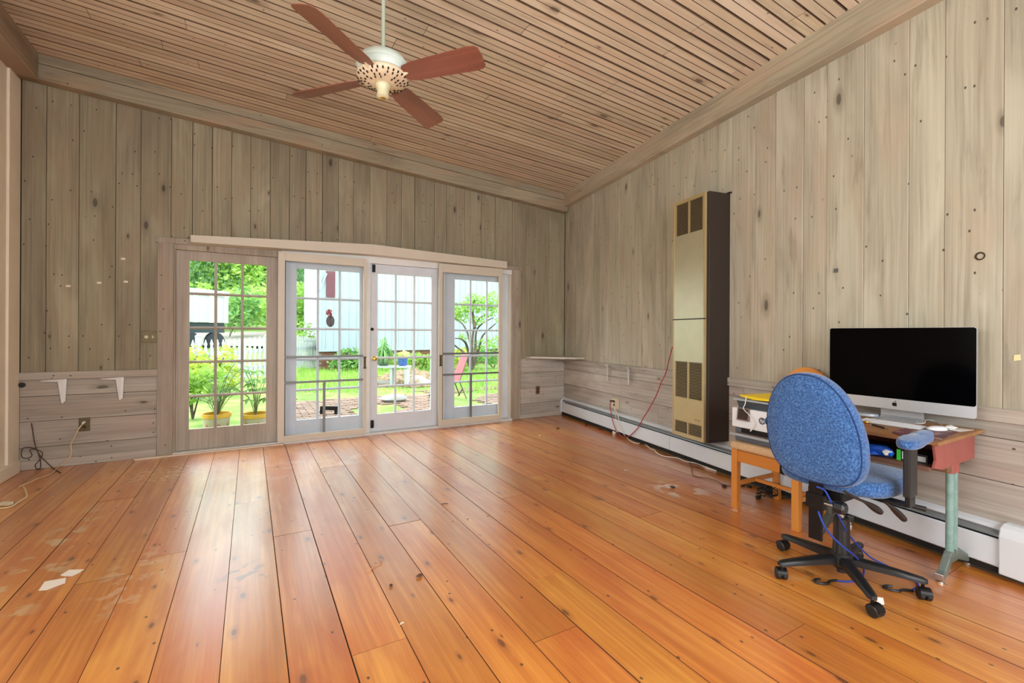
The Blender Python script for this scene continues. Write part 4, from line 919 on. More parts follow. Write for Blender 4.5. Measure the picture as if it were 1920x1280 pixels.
# left corner cords
lf_ = [(99, 886), (91, 890), (80, 894), (66, 899), (56, 904), (36, 912)]
P_ = [Vector((-1.318, 5.585, .385)), at_y(148, 803, 5.56), at_y(140, 818, 5.565), at_y(133, 833, 5.57), at_y(134, 845, 5.565), at_y(131, 857, 5.56), at_y(120, 867, 5.56), at_y(109, 876, 5.55)] + [at_z(x, y, .006) for x, y in lf_]
P_ = [clz(p_) for p_ in P_]
o, b = cord('ivory_cord', P_, .0048, m_cordi, 'ivory cord from the left outlet trailing over the floor')
MB().tube([Vector((-1.318, 5.592, .387)) - b, Vector((-1.322, 5.565, .382)) - b], [.013, .009], 10).build('plug', m_white, o, smooth=True)
P_ = [at_z(x, y, .006) for x, y in ((44, 912), (48, 920), (50, 930), (44, 935), (34, 941), (24, 948), (10, 952), (-14, 954))]
cord('cream_cord', P_, .006, m_cordi, 'short kinked cream cord end lying on the floor at the far left')
q = at_z(10, 944, .012)
tag(MB().box((-.035, -.017, -.011), (.04, .017, .011)).xf(Matrix.Translation((q.x, q.y, .0125)) @ Matrix.Rotation(-.5, 4, 'Z')).build('socket_adapter', plain('ivory_plastic', (212, 200, 168), .45), bevel=.004), 'ivory three way socket block on the floor at the far left', 'adapter')
P_ = [at_y(x, y, 5.575) for x, y in ((59, 793), (62, 812), (65, 830), (69, 843), (76, 855), (87, 866), (97, 877), (112, 883))]; P_[-1] = at_z(114, 886, .006); P_[-2] = at_z(99, 877, .006) if at_z(99, 877, .006).y < 5.58 else Vector((P_[-2].x, 5.57, .006))
P_ = [clz(p) for p in P_]
o, b = cord('looped_cable', P_, .004, m_cordb, 'brown looped cord tangled in the left back corner')
P2 = [at_y(x, y, 5.57) for x, y in ((70, 843), (55, 838), (42, 841), (41, 856), (52, 859), (60, 853), (56, 843), (70, 843), (80, 850), (74, 862), (66, 872), (70, 879), (76, 876), (75, 860), (70, 845))]
MB().tube([clz(p) - b for p in sm(P2)], .0035, 8).build('tangled_loops', m_cordb, o, smooth=True)
q = at_y(39, 722, 5.57)
tag(MB().lathe([(.001, -.012), (.020, -.010), (.023, .0), (.020, .012), (.001, .014)], 16, 'y', (q.x + .002, 5.585, q.z)).build('door_bell', m_black, smooth=True), 'round black fitting in the left back corner above the ledge', 'fitting')
# black cord tangle by the dining chair
c0 = at_z(1430, 930, .01)
P_ = []
random.seed(3)
for i in range(46):
    a = i * .9; rr_ = .05 + .03 * math.sin(i * 1.7); P_.append(Vector((c0.x + .02 + math.cos(a) * rr_ * 1.1, c0.y - .03 + math.sin(a) * rr_, .012 + .085 * abs(math.sin(i * .55)) * (1 - .4 * math.sin(a)))))
P_ = [at_z(1500, 935, .006), at_z(1465, 933, .006)] + P_
o, b = cord('black_power_cord', P_, .0036, m_cordk, 'black power cord in a loose tangle between the dining chair legs', 4)
for x, y in ((1422, 931), (1441, 923)):
    q = at_z(x, y, .014) - b; MB().box((q.x - .02, q.y - .012, .001), (q.x + .02, q.y + .012, .026)).build('plug', m_black, o, bevel=.004)
o, b = cord('brown_thin_cord', [at_z(x, y, .005) for x, y in ((1292, 866), (1296, 874), (1299, 888), (1306, 893), (1325, 896), (1345, 902), (1358, 909), (1372, 910), (1392, 908), (1404, 911))], .003, m_cordb, 'thin brown cord lying on the floor left of the dining chair', 5)
for x, y in ((1358, 910), (1392, 909), (1405, 911)):
    q = at_z(x, y, .01) - b; MB().lathe([(.001, .001), (.018, .002), (.018, .016), (.001, .018)], 10, 'z', (q.x, q.y, 0)).build('plug', m_cordk, o, smooth=True)
q = at_z(1194, 905 - 15, .004)
# ================================================================ SMALL DEBRIS ON THE FLOOR
flat('paper_scrap', [(72, 1107), (84, 1090), (124, 1083), (122, 1093), (100, 1101), (88, 1106)], .0008, .001, plain('off_white_paper', (232, 222, 208), .7), 'larger torn white scrap on the floor at the left', 'paper')
flat('paper_scrap', [(113, 1078), (130, 1068), (158, 1067), (148, 1074), (135, 1080), (120, 1080)], .0008, .001, plain('off_white_paper', (232, 222, 208), .7), 'second torn white scrap on the floor, behind the larger one', 'paper')
def crumb(px, py, r, mat, label, cat='debris', grp=None, sq=.35):
    q = at_z(px, py, 0); rnd = random.Random(int(px)); m = MB().lathe([(.001, -1), (.7, -.6), (1, 0), (.7, .6), (.001, 1)], 9)
    m.v = [((x + rnd.uniform(-.15, .15)) * r, (y * .6 + rnd.uniform(-.12, .12)) * r, z * r * sq + r * sq + .0005) for x, y, z in m.v]
    a = rnd.uniform(0, 3); o = m.xf(Matrix.Rotation(a, 4, 'Z')).build({'leaf': 'dry_leaf'}.get(cat, 'floor_crumb'), mat, smooth=True); o.location = (q.x, q.y, 0); return tag(o, label, cat, grp)
m_bark = plain('bark_brown', (96, 60, 38), .8); m_pale = plain('pale_crumb', (220, 206, 184), .7)
crumb(787, 1081, .02, m_bark, 'brown oval chip on the middle of the floor')
crumb(733, 1099, .014, m_bark, 'dark splinter on the floor left of the oval chip')
crumb(1261, 914, .028, plain('charred', (60, 44, 40), .8), 'dark flat flake on the floor before the dining chair', sq=.25)
crumb(1099, 798, .028, plain('dry_petal', (132, 32, 40), .7), 'dark red dried flower on the floor near the heater, left one', 'leaf')
crumb(1125, 806, .026, plain('dry_petal', (132, 32, 40), .7), 'dark red dried flower on the floor near the heater, right one', 'leaf')
crumb(1046, 804, .026, m_bark, 'brown crumpled leaf on the floor near the back corner', 'leaf')
crumb(1012, 818, .020, m_pale, 'small pale crumb on the floor near the back right corner')
crumb(1173, 882, .022, m_pale, 'round pale disc on the floor in front of the wall heater', sq=.15)
o, b = cord('shaving_curl', [at_z(x, y, .006) for x, y in ((686, 1071), (694, 1069), (700, 1061), (710, 1057), (716, 1051), (713, 1047))], .002, plain('wood_curl', (208, 150, 110), .6), 'thin curled wood shaving on the middle of the floor', 4); o['category'] = 'shaving'
o, b = cord('twig', [at_z(x, y, .005) for x, y in ((828, 945), (834, 943.5), (840, 944))], .003, m_bark, 'tiny brown twig on the floor towards the doors', 3); o['category'] = 'twig'
o, b = cord('white_thread', [at_z(x, y, .005) for x, y in ((750, 1170), (754, 1167), (757, 1167))], .003, m_pale, 'tiny white curled scrap in a gap of the floor', 3); o['category'] = 'scrap'
for x, y, w_ in ((877, 973, 'middle one of three tiny dark crumbs on the floor'), (849, 978, 'leftmost tiny dark crumb in the middle of the floor'), (915, 968, 'rightmost tiny dark crumb in the middle of the floor')):
    crumb(x, y, .007, m_bark, w_, 'debris', 'dark crumbs on the floor')


# ================================================================ OUTSIDE
random.seed(11)
def far(px, d, z=None):
    r = ray(px, 628); p = O + r * d
    return Vector((p.x, p.y, p.z if z is None else z))
def terrain(x, y):
    d = x * sy_ + y * cy_; px = 960 + F * (x * cy_ - y * sy_) / max(d, .5)
    t = min(1, max(0, (590 - px) / 70)); t = t * t * (3 - 2 * t)
    t2 = min(1, max(0, (px - 1100) / 200))
    rise = max(0, d - 11.5)
    return -.04 + (t * rise * (.078 if d < 60 else .078)) + t2 * 0 + .02 * mnoise.noise(Vector((x * .4, y * .4, 0)))
def ground_mat(name, stops, sc, extra=None):
    m, N, L, B = new_mat(name); tc = N.new('ShaderNodeTexCoord'); n = N.new('ShaderNodeTexNoise'); n.inputs['Scale'].default_value = sc; n.inputs['Detail'].default_value = 8; n.inputs['Roughness'].default_value = .7
    L.new(tc.outputs['Object'], n.inputs['Vector']); L.new(ramp(N, L, n.outputs[0], stops), B.inputs['Base Color']); B.inputs['Roughness'].default_value = .95
    b_ = N.new('ShaderNodeBump'); b_.inputs['Strength'].default_value = .8; b_.inputs['Distance'].default_value = .05; L.new(n.outputs[0], b_.inputs['Height']); L.new(b_.outputs[0], B.inputs['Normal']); return m
m_lawn = ground_mat('lawn_green', [(.3, c((80, 108, 42))), (.46, c((112, 140, 58))), (.56, c((136, 158, 76))), (.7, c((150, 142, 104)))], 1.6)
lawn = MB(); xs = [-40 + 2.0 * i for i in range(51)]; ys = [5.79, 6.3, 7, 8, 9, 10, 11, 12, 13, 14, 15, 16, 18, 20, 22, 24, 26, 29, 32, 36, 40, 46, 52, 60, 75]
vs = [(x, y, terrain(x, y)) for y in ys for x in xs]; W_ = len(xs)
lawn.add(vs, [(j * W_ + i, j * W_ + i + 1, (j + 1) * W_ + i + 1, (j + 1) * W_ + i) for j in range(len(ys) - 1) for i in range(W_ - 1)])
lo = lawn.build('lawn', m_lawn, smooth=True); struct(lo, 'sunlit green lawn outside the doors'); 
# gravel drive beyond the fence
m_grav = ground_mat('pale_gravel', [(.3, c((120, 114, 104))), (.5, c((140, 134, 124))), (.7, c((154, 150, 142)))], 9)
g = MB(); gp = []
for px in range(250, 600, 25):
    for d in (19.5, 22, 25, 27.5):
        p = far(px, d); gp.append((p.x, p.y, terrain(p.x, p.y) + .05))
n_ = 4; cols = len(gp) // n_
g.add(gp, [(i * 4 + j, (i + 1) * 4 + j, (i + 1) * 4 + j + 1, i * 4 + j + 1) for i in range(cols - 1) for j in range(3)])
struct(g.build('gravel_drive', m_grav, smooth=True), 'pale gravel drive beyond the picket fence')
# brick patio, worn and half grown over
m_brick = plain('worn_brick', (138, 112, 96), .9, var=.35, vscale=3)
pat = struct(MB().box((.2, 6.0, -.08), (6.4, 9.6, -.035)).build('patio', m_lawn), 'worn brick patio, half overgrown with grass, outside the doors')
bm_ = MB(); rn = random.Random(5)
for j in range(33):
    for i in range(28):
        x = .25 + i * .218 + (j % 2) * .1; y = 6.05 + j * .108
        if mnoise.noise(Vector((x * .8, y * .9, 4))) > .12 or x > 6.2: continue
        z = -.030 + rn.uniform(-.004, .006); bm_.box((x, y, z - .03), (x + .205, y + .098, z + .012))
o = bm_.build('brick', m_brick, pat); o['kind'] = 'stuff'
# foliage
def leaves(m, cen, rad, n, size, rnd, droop=0):
    vs = []; fs = []
    for i in range(n):
        while True:
            p = Vector((rnd.uniform(-1, 1), rnd.uniform(-1, 1), rnd.uniform(-1, 1)))
            if .35 < p.length < 1: break
        q = Vector((cen[0] + p.x * rad[0], cen[1] + p.y * rad[1], cen[2] + p.z * rad[2]))
        a = Vector((rnd.gauss(0, 1), rnd.gauss(0, 1), rnd.gauss(0, .6))).normalized(); b = a.cross(Vector((rnd.gauss(0, 1), rnd.gauss(0, 1), rnd.gauss(0, 1)))).normalized()
        if droop: a = Vector((rnd.gauss(0, .15), rnd.gauss(0, .15), -1)).normalized() * droop
        s_ = size * rnd.uniform(.6, 1.3)
        k = len(vs); vs += [q - a * s_, q + b * s_ * .45, q + a * s_, q - b * s_ * .45]; fs.append((k, k + 1, k + 2, k + 3))
    m.add(vs, fs)
def leaf_mat(name, rgb, rgb2):
    m, N, L, B = new_mat(name); g_ = N.new('ShaderNodeNewGeometry'); B.inputs['Roughness'].default_value = .6
    col = mixc(N, L, g_.outputs['Random Per Island'], c(rgb), c(rgb2)); L.new(col, B.inputs['Base Color'])
    tr = N.new('ShaderNodeBsdfTranslucent'); L.new(col, tr.inputs[0]); mx = N.new('ShaderNodeMixShader'); mx.inputs[0].default_value = .35
    L.new(B.outputs[0], mx.inputs[1]); L.new(tr.outputs[0], mx.inputs[2]); L.new(mx.outputs[0], N['Material Output'].inputs[0]); return m
lm1 = leaf_mat('fresh_leaf', (120, 170, 60), (180, 210, 104)); lm2 = leaf_mat('mid_leaf', (92, 148, 70), (150, 190, 104)); lm3 = leaf_mat('deep_leaf', (76, 122, 76), (132, 168, 116)); lm4 = leaf_mat('yellow_leaf', (150, 180, 60), (206, 216, 100))
m_trunk = plain('bark', (92, 78, 66), .9, var=.3, vscale=6)
def tree(px, d, h, r, lm, label, n=2600, size=.3, droop=0, sd=1, low=.15, grp='trees beyond the lawn'):
    rnd = random.Random(sd); p = far(px, d); z = terrain(p.x, p.y)
    t = thing('tree', label, 'tree', (p.x, p.y, z), 0, grp)
    MB().tube([(0, 0, -.1), (.1, 0, h * .35), (0, .1, h * .7)], [.22 * h / 8, .16 * h / 8, .06], 8).build('trunk', m_trunk, t, smooth=True)
    m = MB()
    for k in range(9):
        a = rnd.uniform(0, 6.28); rr_ = r * rnd.uniform(.1, .65); zz = h * (low + (1 - low) * rnd.uniform(.1, .9))
        leaves(m, (math.cos(a) * rr_, math.sin(a) * rr_, zz), (r * .55, r * .55, h * .2), n // 4, size * .62, rnd, droop * .5)
    m.build('foliage', lm, t)
tree(335, 34, 12, 4.5, lm3, 'tall drooping dark green tree seen at the far left of the first door', 4200, .30, 1.2, 2, .12)
tree(395, 40, 11, 5, lm2, 'mid green tree behind the white trailer', 3600, .36, 0, 3, .1)
tree(430, 36, 12, 4.2, lm1, 'bright yellow green tree in the upper middle of the first door', 3800, .32, 0, 4, .06)
tree(470, 46, 12, 4.8, lm2, 'soft green tree in the upper right of the first door', 3800, .38, 0, 5, .10)
tree(505, 50, 11, 4.5, lm3, 'dark tree with visible trunk at the right edge of the first door', 3200, .38, 0, 6, .2)
tree(545, 38, 13, 4.6, lm3, 'dark conifer seen left of the white barn', 4200, .34, .9, 7, .02)
tree(568, 27, 4.2, 1.9, lm1, 'bright leafy shrub tree behind the fence left of the barn', 2400, .2, 0, 8, .02)
tree(600, 60, 14, 7, lm2, 'distant green tree hidden mostly by the barn', 2500, .5, 0, 10, .05)
# picket fence
fe = thing('picket_fence', 'white wooden picket fence between the garden and the drive', 'fence', far(430, 11.2, 0))
fo = Vector(fe.location); m_fw = plain('fence_white', (172, 176, 178), .6)
FP = [far(330, 10.0, 0), far(500, 12.4, 0), far(612, 17.6, 0)]
def seg_iter(a, b, sp):
    L_n = (b - a).length; n = int(L_n / sp)
    for i in range(n): yield a + (b - a) * ((i + .5) / n)
for a, b in zip(FP[:-1], FP[1:]):
    d = (b - a).normalized(); n = Vector((-d.y, d.x, 0))
    for p in seg_iter(a, b, .15):
        z = terrain(p.x, p.y) + .03; q = p - fo
        prof = [(-.036, 0), (.036, 0), (.036, .86), (.022, .90), (.040, .95), (0, 1.06), (-.040, .95), (-.022, .90), (-.036, .86)]
        m = MB().prism(prof, 'y', -.010, .010); ang = math.atan2(d.y, d.x)
        m.xf(Matrix.Translation((q.x, q.y, z)) @ Matrix.Rotation(ang, 4, 'Z')).build('picket', m_fw, fe)
    for hz_ in (.22, .66):
        a_, b_ = a - fo, b - fo; za, zb_ = terrain(a.x, a.y) + hz_, terrain(b.x, b.y) + hz_
        m = MB().hexa([(a_.x + n.x * .012, a_.y + n.y * .012, za), (b_.x + n.x * .012, b_.y + n.y * .012, zb_), (b_.x + n.x * .05, b_.y + n.y * .05, zb_), (a_.x + n.x * .05, a_.y + n.y * .05, za), (a_.x + n.x * .012, a_.y + n.y * .012, za + .09), (b_.x + n.x * .012, b_.y + n.y * .012, zb_ + .09), (b_.x + n.x * .05, b_.y + n.y * .05, zb_ + .09), (a_.x + n.x * .05, a_.y + n.y * .05, za + .09)])
        m.build('rail', m_fw, fe)
for px, d in ((372, 10.6), (500, 12.4), (618, 17.4)):
    p = far(px, d, 0) - fo; MB().box((p.x - .06, p.y - .06, -.05), (p.x + .06, p.y + .06, 1.12)).prism([(p.x - .075, 1.12), (p.x + .075, 1.12), (p.x, 1.2)], 'y', p.y - .075, p.y + .075).build('post', m_fw, fe)
# barn
bc0 = far(597, 15.4, 0); bc1 = far(990, 20.6, 0); dB = (bc1 - bc0); LB = dB.length; angB = math.atan2(dB.y, dB.x)
barn = thing('barn', 'white board and batten barn on a brick foundation across the garden', 'building', bc0, angB)
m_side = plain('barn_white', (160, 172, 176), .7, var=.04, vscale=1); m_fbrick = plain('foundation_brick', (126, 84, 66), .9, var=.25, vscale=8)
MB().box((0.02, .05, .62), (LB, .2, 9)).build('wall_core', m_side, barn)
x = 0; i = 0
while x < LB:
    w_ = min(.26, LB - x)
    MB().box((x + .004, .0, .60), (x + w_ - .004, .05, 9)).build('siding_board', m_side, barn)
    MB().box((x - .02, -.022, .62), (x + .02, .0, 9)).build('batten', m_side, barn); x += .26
lx = far(570, 21.5, 0) - bc0; lx = Matrix.Rotation(-angB, 4, 'Z') @ lx
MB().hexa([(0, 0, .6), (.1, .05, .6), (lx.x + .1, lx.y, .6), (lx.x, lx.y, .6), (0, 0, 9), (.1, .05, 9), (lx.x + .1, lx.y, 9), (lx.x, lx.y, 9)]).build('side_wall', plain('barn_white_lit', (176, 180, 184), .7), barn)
MB().box((-.04, -.04, .6), (.08, .06, 9)).build('corner_board', m_side, barn)
MB().box((-.02, -.05, .58), (LB, .0, .66)).build('water_table', m_side, barn)
MB().box((.02, .04, -.1), (LB, .3, .6)).build('foundation_core', plain('mortar', (150, 140, 130), .9), barn)
fb = MB()
for j in range(9):
    xx = (j % 2) * .11
    while xx < LB - .2: fb.box((xx + .008, .015, -.05 + j * .072), (xx + .212, .05, .012 + j * .072)); xx += .22
fb.build('foundation_brick', m_fbrick, barn)['kind'] = 'stuff'
def onbarn(px, py):
    d = ray(px, py); n = Vector((-math.sin(angB), math.cos(angB), 0)); k = (bc0 - O).dot(n) / d.dot(n); P = O + d * k; q = Matrix.Rotation(-angB, 4, 'Z') @ (P - bc0); return q.x, P.z
a = onbarn(611, 557); b = onbarn(628, 509)
MB().box((a[0], -.05, a[1]), (b[0], -.02, b[1])).build('shutter', plain('maroon_shutter', (104, 52, 60), .5), barn)
for k in range(14):
    zz = a[1] + .04 + k * (b[1] - a[1] - .08) / 14
    MB().box((a[0] + .03, -.058, zz), (b[0] - .03, -.05, zz + .035)).build('louvre', plain('maroon_shutter', (104, 52, 60), .5), barn)
a = onbarn(599, 545); b = onbarn(606, 523)
MB().tube([(a[0], -.04, a[1]), (b[0] + .1, -.04, b[1] + .2)], .03, 6).build('brace', m_side, barn)
# trailer
tr0 = far(428, 20, 0); tl = far(300, 17.0, 0); dT = tr0 - tl; angT = math.atan2(dT.y, dT.x); LT = dT.length; zt0 = 1.62 ; zt1 = 2.98
tr = thing('box_trailer', 'white box trailer parked beyond the fence', 'trailer', (tl.x, tl.y, 0), angT)
m_trw = plain('trailer_white', (196, 198, 198), .4, var=.03)
MB().box((0, 0, zt0), (LT, 2.2, zt1)).build('body', m_trw, tr, bevel=.03)
MB().box((0, -.05, zt1 - .22), (LT + .02, 0, zt1 + .02)).build('top_rail', m_trw, tr)
for i in range(7): MB().box((LT - .25 - i * .75, -.05, zt0), (LT - .05 - i * .75, 0, zt1 - .22)).build('side_rib', m_trw, tr)
MB().box((LT - .55, -.07, zt1 - .16), (LT - .2, -.05, zt1 - .08)).build('marker_light', plain('marker_red', (190, 40, 50), .4), tr)
MB().box((0, .1, zt0 - .42), (LT - .1, 2.0, zt0)).build('chassis', plain('chassis_dark', (50, 62, 70), .6), tr)
for i in (.55, 1.7): 
    MB().lathe([(.1, -.02), (.40, .0), (.43, .06), (.43, .25), (.38, .3), (.1, .3)], 24, 'y', (LT - i, .02, .43 + .36)).build('wheel', plain('tyre', (46, 52, 58), .8), tr, smooth=True)
# leafy shrub in front of the fence and planting along it
def shrub(name, px, d, w_, h, lm, label, n=900, size=.06, sd=1, cat='shrub', z0=0):
    rnd = random.Random(sd); p = far(px, d); z = terrain(p.x, p.y) + z0
    t = thing(name, label, cat, (p.x, p.y, z))
    m = MB()
    for k in range(5): leaves(m, (rnd.uniform(-.5, .5) * w_, rnd.uniform(-.3, .3) * w_, h * rnd.uniform(.35, .8)), (w_ * .38, w_ * .38, h * .32), n // 5, size, rnd)
    m.build('foliage', lm, t)
    m = MB()
    for k in range(5): m.tube([(0, 0, 0), (rnd.uniform(-.3, .3) * w_, rnd.uniform(-.2, .2) * w_, h * .5), (rnd.uniform(-.5, .5) * w_, 0, h * .85)], [.015, .010, .005], 6)
    m.build('stems', m_trunk, t)
shrub('shrub', 366, 8.6, .9, .95, lm4, 'yellow green shrub in front of the picket fence', 1100, .055, 21)
shrub('shrub', 402, 9.4, .6, .95, lm4, 'second yellow green shrub against the picket fence', 700, .055, 22)
shrub('fern', 362, 6.6, .55, .75, lm1, 'bright green fern at the lower left of the first door', 900, .05, 23, 'fern')
shrub('shrub', 590, 16.5, 1.8, 1.9, lm1, 'light green bush growing behind the fence near the barn corner', 1000, .09, 24)
shrub('shrub', 665, 15.2, 1.2, .75, lm2, 'low dark green plant at the foot of the barn', 900, .09, 25)
shrub('shrub', 790, 15.6, 1.6, .6, lm1, 'low fresh green plant along the barn foundation behind the bench', 900, .08, 26)
shrub('shrub', 860, 15.0, 1.2, .7, lm4, 'low yellow green plant at the barn foundation behind the small tree', 700, .08, 27)
shrub('shrub', 925, 16.5, 1.8, .9, lm2, 'low green plant by the barn at the right edge of the last door', 800, .08, 28)
# tall grass tufts in the garden bed (uncountable)
m = MB(); rnd = random.Random(9)
for i in range(5200):
    px = rnd.uniform(545, 950); d = rnd.uniform(9.5, 15.5); p = far(px, d)
    if 690 < px < 815 and d < 12.5 and rnd.random() < .8: continue
    z = terrain(p.x, p.y); h = rnd.uniform(.06, .2); a = rnd.uniform(0, 6.28); w_ = .012
    m.add([(p.x - w_ * math.cos(a), p.y - w_ * math.sin(a), z), (p.x + w_ * math.cos(a), p.y + w_ * math.sin(a), z), (p.x + rnd.uniform(-.05, .05), p.y + rnd.uniform(-.05, .05), z + h)], [(0, 1, 2)])
tag(m.build('tall_grass', lm1), 'unmown bright grass growing in front of the barn', 'grass', kind='stuff')
# stones
m_stone = plain('pale_stone', (160, 156, 148), .8, var=.15, vscale=6); m_tan = plain('tan_stone', (146, 124, 98), .9, var=.3, vscale=8)
def lump(m, cen, r, rnd, flat_=.6):
    mm = MB().lathe([(.05, -1), (.7, -.7), (1, -.1), (.85, .5), (.4, .9), (.05, 1)], 9); o_ = rnd.uniform(0, 50)
    mm.v = [((x * (1 + .3 * mnoise.noise(Vector((x + o_, y, z))))) * r[0] + cen[0], y * r[1] * (1 + .25 * mnoise.noise(Vector((x, y + o_, z)))) + cen[1], z * r[2] + cen[2]) for x, y, z in mm.v]
    m.add(mm.v, mm.f)
m = MB(); rnd = random.Random(4)
for i in range(420):
    px = rnd.uniform(700, 822); d = rnd.uniform(10.6, 12.8); p = far(px, d); r = rnd.uniform(.03, .11); lump(m, (p.x, p.y, terrain(p.x, p.y) + r * .3 + .25 * max(0, 1 - abs(px - 770) / 60) * max(0, (d - 10.8) / 2)), (r, r * .8, r * .6), rnd)
tag(m.build('rubble_bed', m_tan, smooth=True), 'bed of tan stones and dry leaves behind the low bench', 'stones', kind='stuff')
for i, (px, d, r, lab) in enumerate(((784, 11.4, .16, 'pale rock in the stone bed right of the bench'), (797, 11.0, .13, 'smaller pale rock at the right end of the stone bed'), (762, 11.9, .12, 'pale rock just behind the bench end'))):
    p = far(px, d); m = MB(); lump(m, (0, 0, 0), (r * 1.3, r, r * .7), rnd); o = m.build('rock', m_stone, smooth=True); o.location = (p.x, p.y, terrain(p.x, p.y) + r * .6); tag(o, lab, 'rock')
p = at_z(742, 754, -.02); m = MB(); lump(m, (0, 0, 0), (.24, .16, .085), rnd); o = m.build('rock', plain('white_rock', (176, 178, 174), .7, var=.06), smooth=True); o.location = (p.x, p.y + .12, .035); o.rotation_euler = (0, 0, -.4); tag(o, 'large flat white rock lying on the patio', 'rock')
# low white bench with plant pots
p = far(735, 10.8, -.03); be = thing('garden_bench', 'low white bench table standing in front of the stone bed', 'bench', p, -YAW)
MB().box((-.62, -.19, .44), (.43, .19, .48)).build('bench_top', m_fw, be)
for x in (-.55, .02, .36): MB().box((x - .025, -.16, 0), (x + .03, .16, .44)).build('leg', m_fw, be)
MB().box((-.52, -.03, .06), (.0, .0, .12)).build('stretcher', m_fw, be)
def potted(name, loc, prof, mt, label, cat='plant pot'):
    t = thing(name, label, cat, loc); MB().lathe(prof, 28).build('pot', mt, t, smooth=True, ang=40); return t
def benchpt(x, y=0): return p + Vector((x * cy_ + y * sy_, -x * sy_ + y * cy_, .482))
bp1 = potted('potted_plant', benchpt(.26), [(.085, 0), (.105, .04), (.115, .17), (.12, .19), (.10, .19), (.09, .15)], plain('glazed_blue', (62, 96, 160), .3, var=.3, vscale=20), 'cobalt blue glazed pot with a small yellow plant on the bench', 'plant')
m = MB(); rnd = random.Random(8); leaves(m, (.02, 0, .27), (.12, .12, .09), 60, .05, rnd); m.build('foliage', leaf_mat('variegated_leaf', (200, 200, 120), (232, 226, 170)), bp1)
bp2 = potted('potted_plant', benchpt(-.20), [(.10, 0), (.12, .05), (.13, .2), (.11, .2), (.10, .16)], plain('dark_green_pot', (70, 92, 70), .5), 'spider plant with long arching leaves on the bench', 'plant')
m = MB()
for i in range(90):
    a = rnd.uniform(0, 6.28); l = rnd.uniform(.2, .42); hh = rnd.uniform(.1, .5 if i % 3 == 0 else .3); w_ = .012; ca, sa = math.cos(a), math.sin(a)
    pts_ = [(0, 0, .18), (l * .3, 0, .18 + hh), (l * .7, 0, .18 + hh * .8), (l, 0, .05 + hh * .1)]; vs = []
    for j, (x, y, z) in enumerate(pts_):
        ww = w_ * (1, 1.2, .9, .1)[j]; vs += [(x * ca - ww * sa, x * sa + ww * ca, z), (x * ca + ww * sa, x * sa - ww * ca, z)]
    m.add(vs, [(0, 1, 3, 2), (2, 3, 5, 4), (4, 5, 7, 6)])
m.build('foliage', leaf_mat('spider_leaf', (84, 140, 70), (150, 190, 120)), bp2)
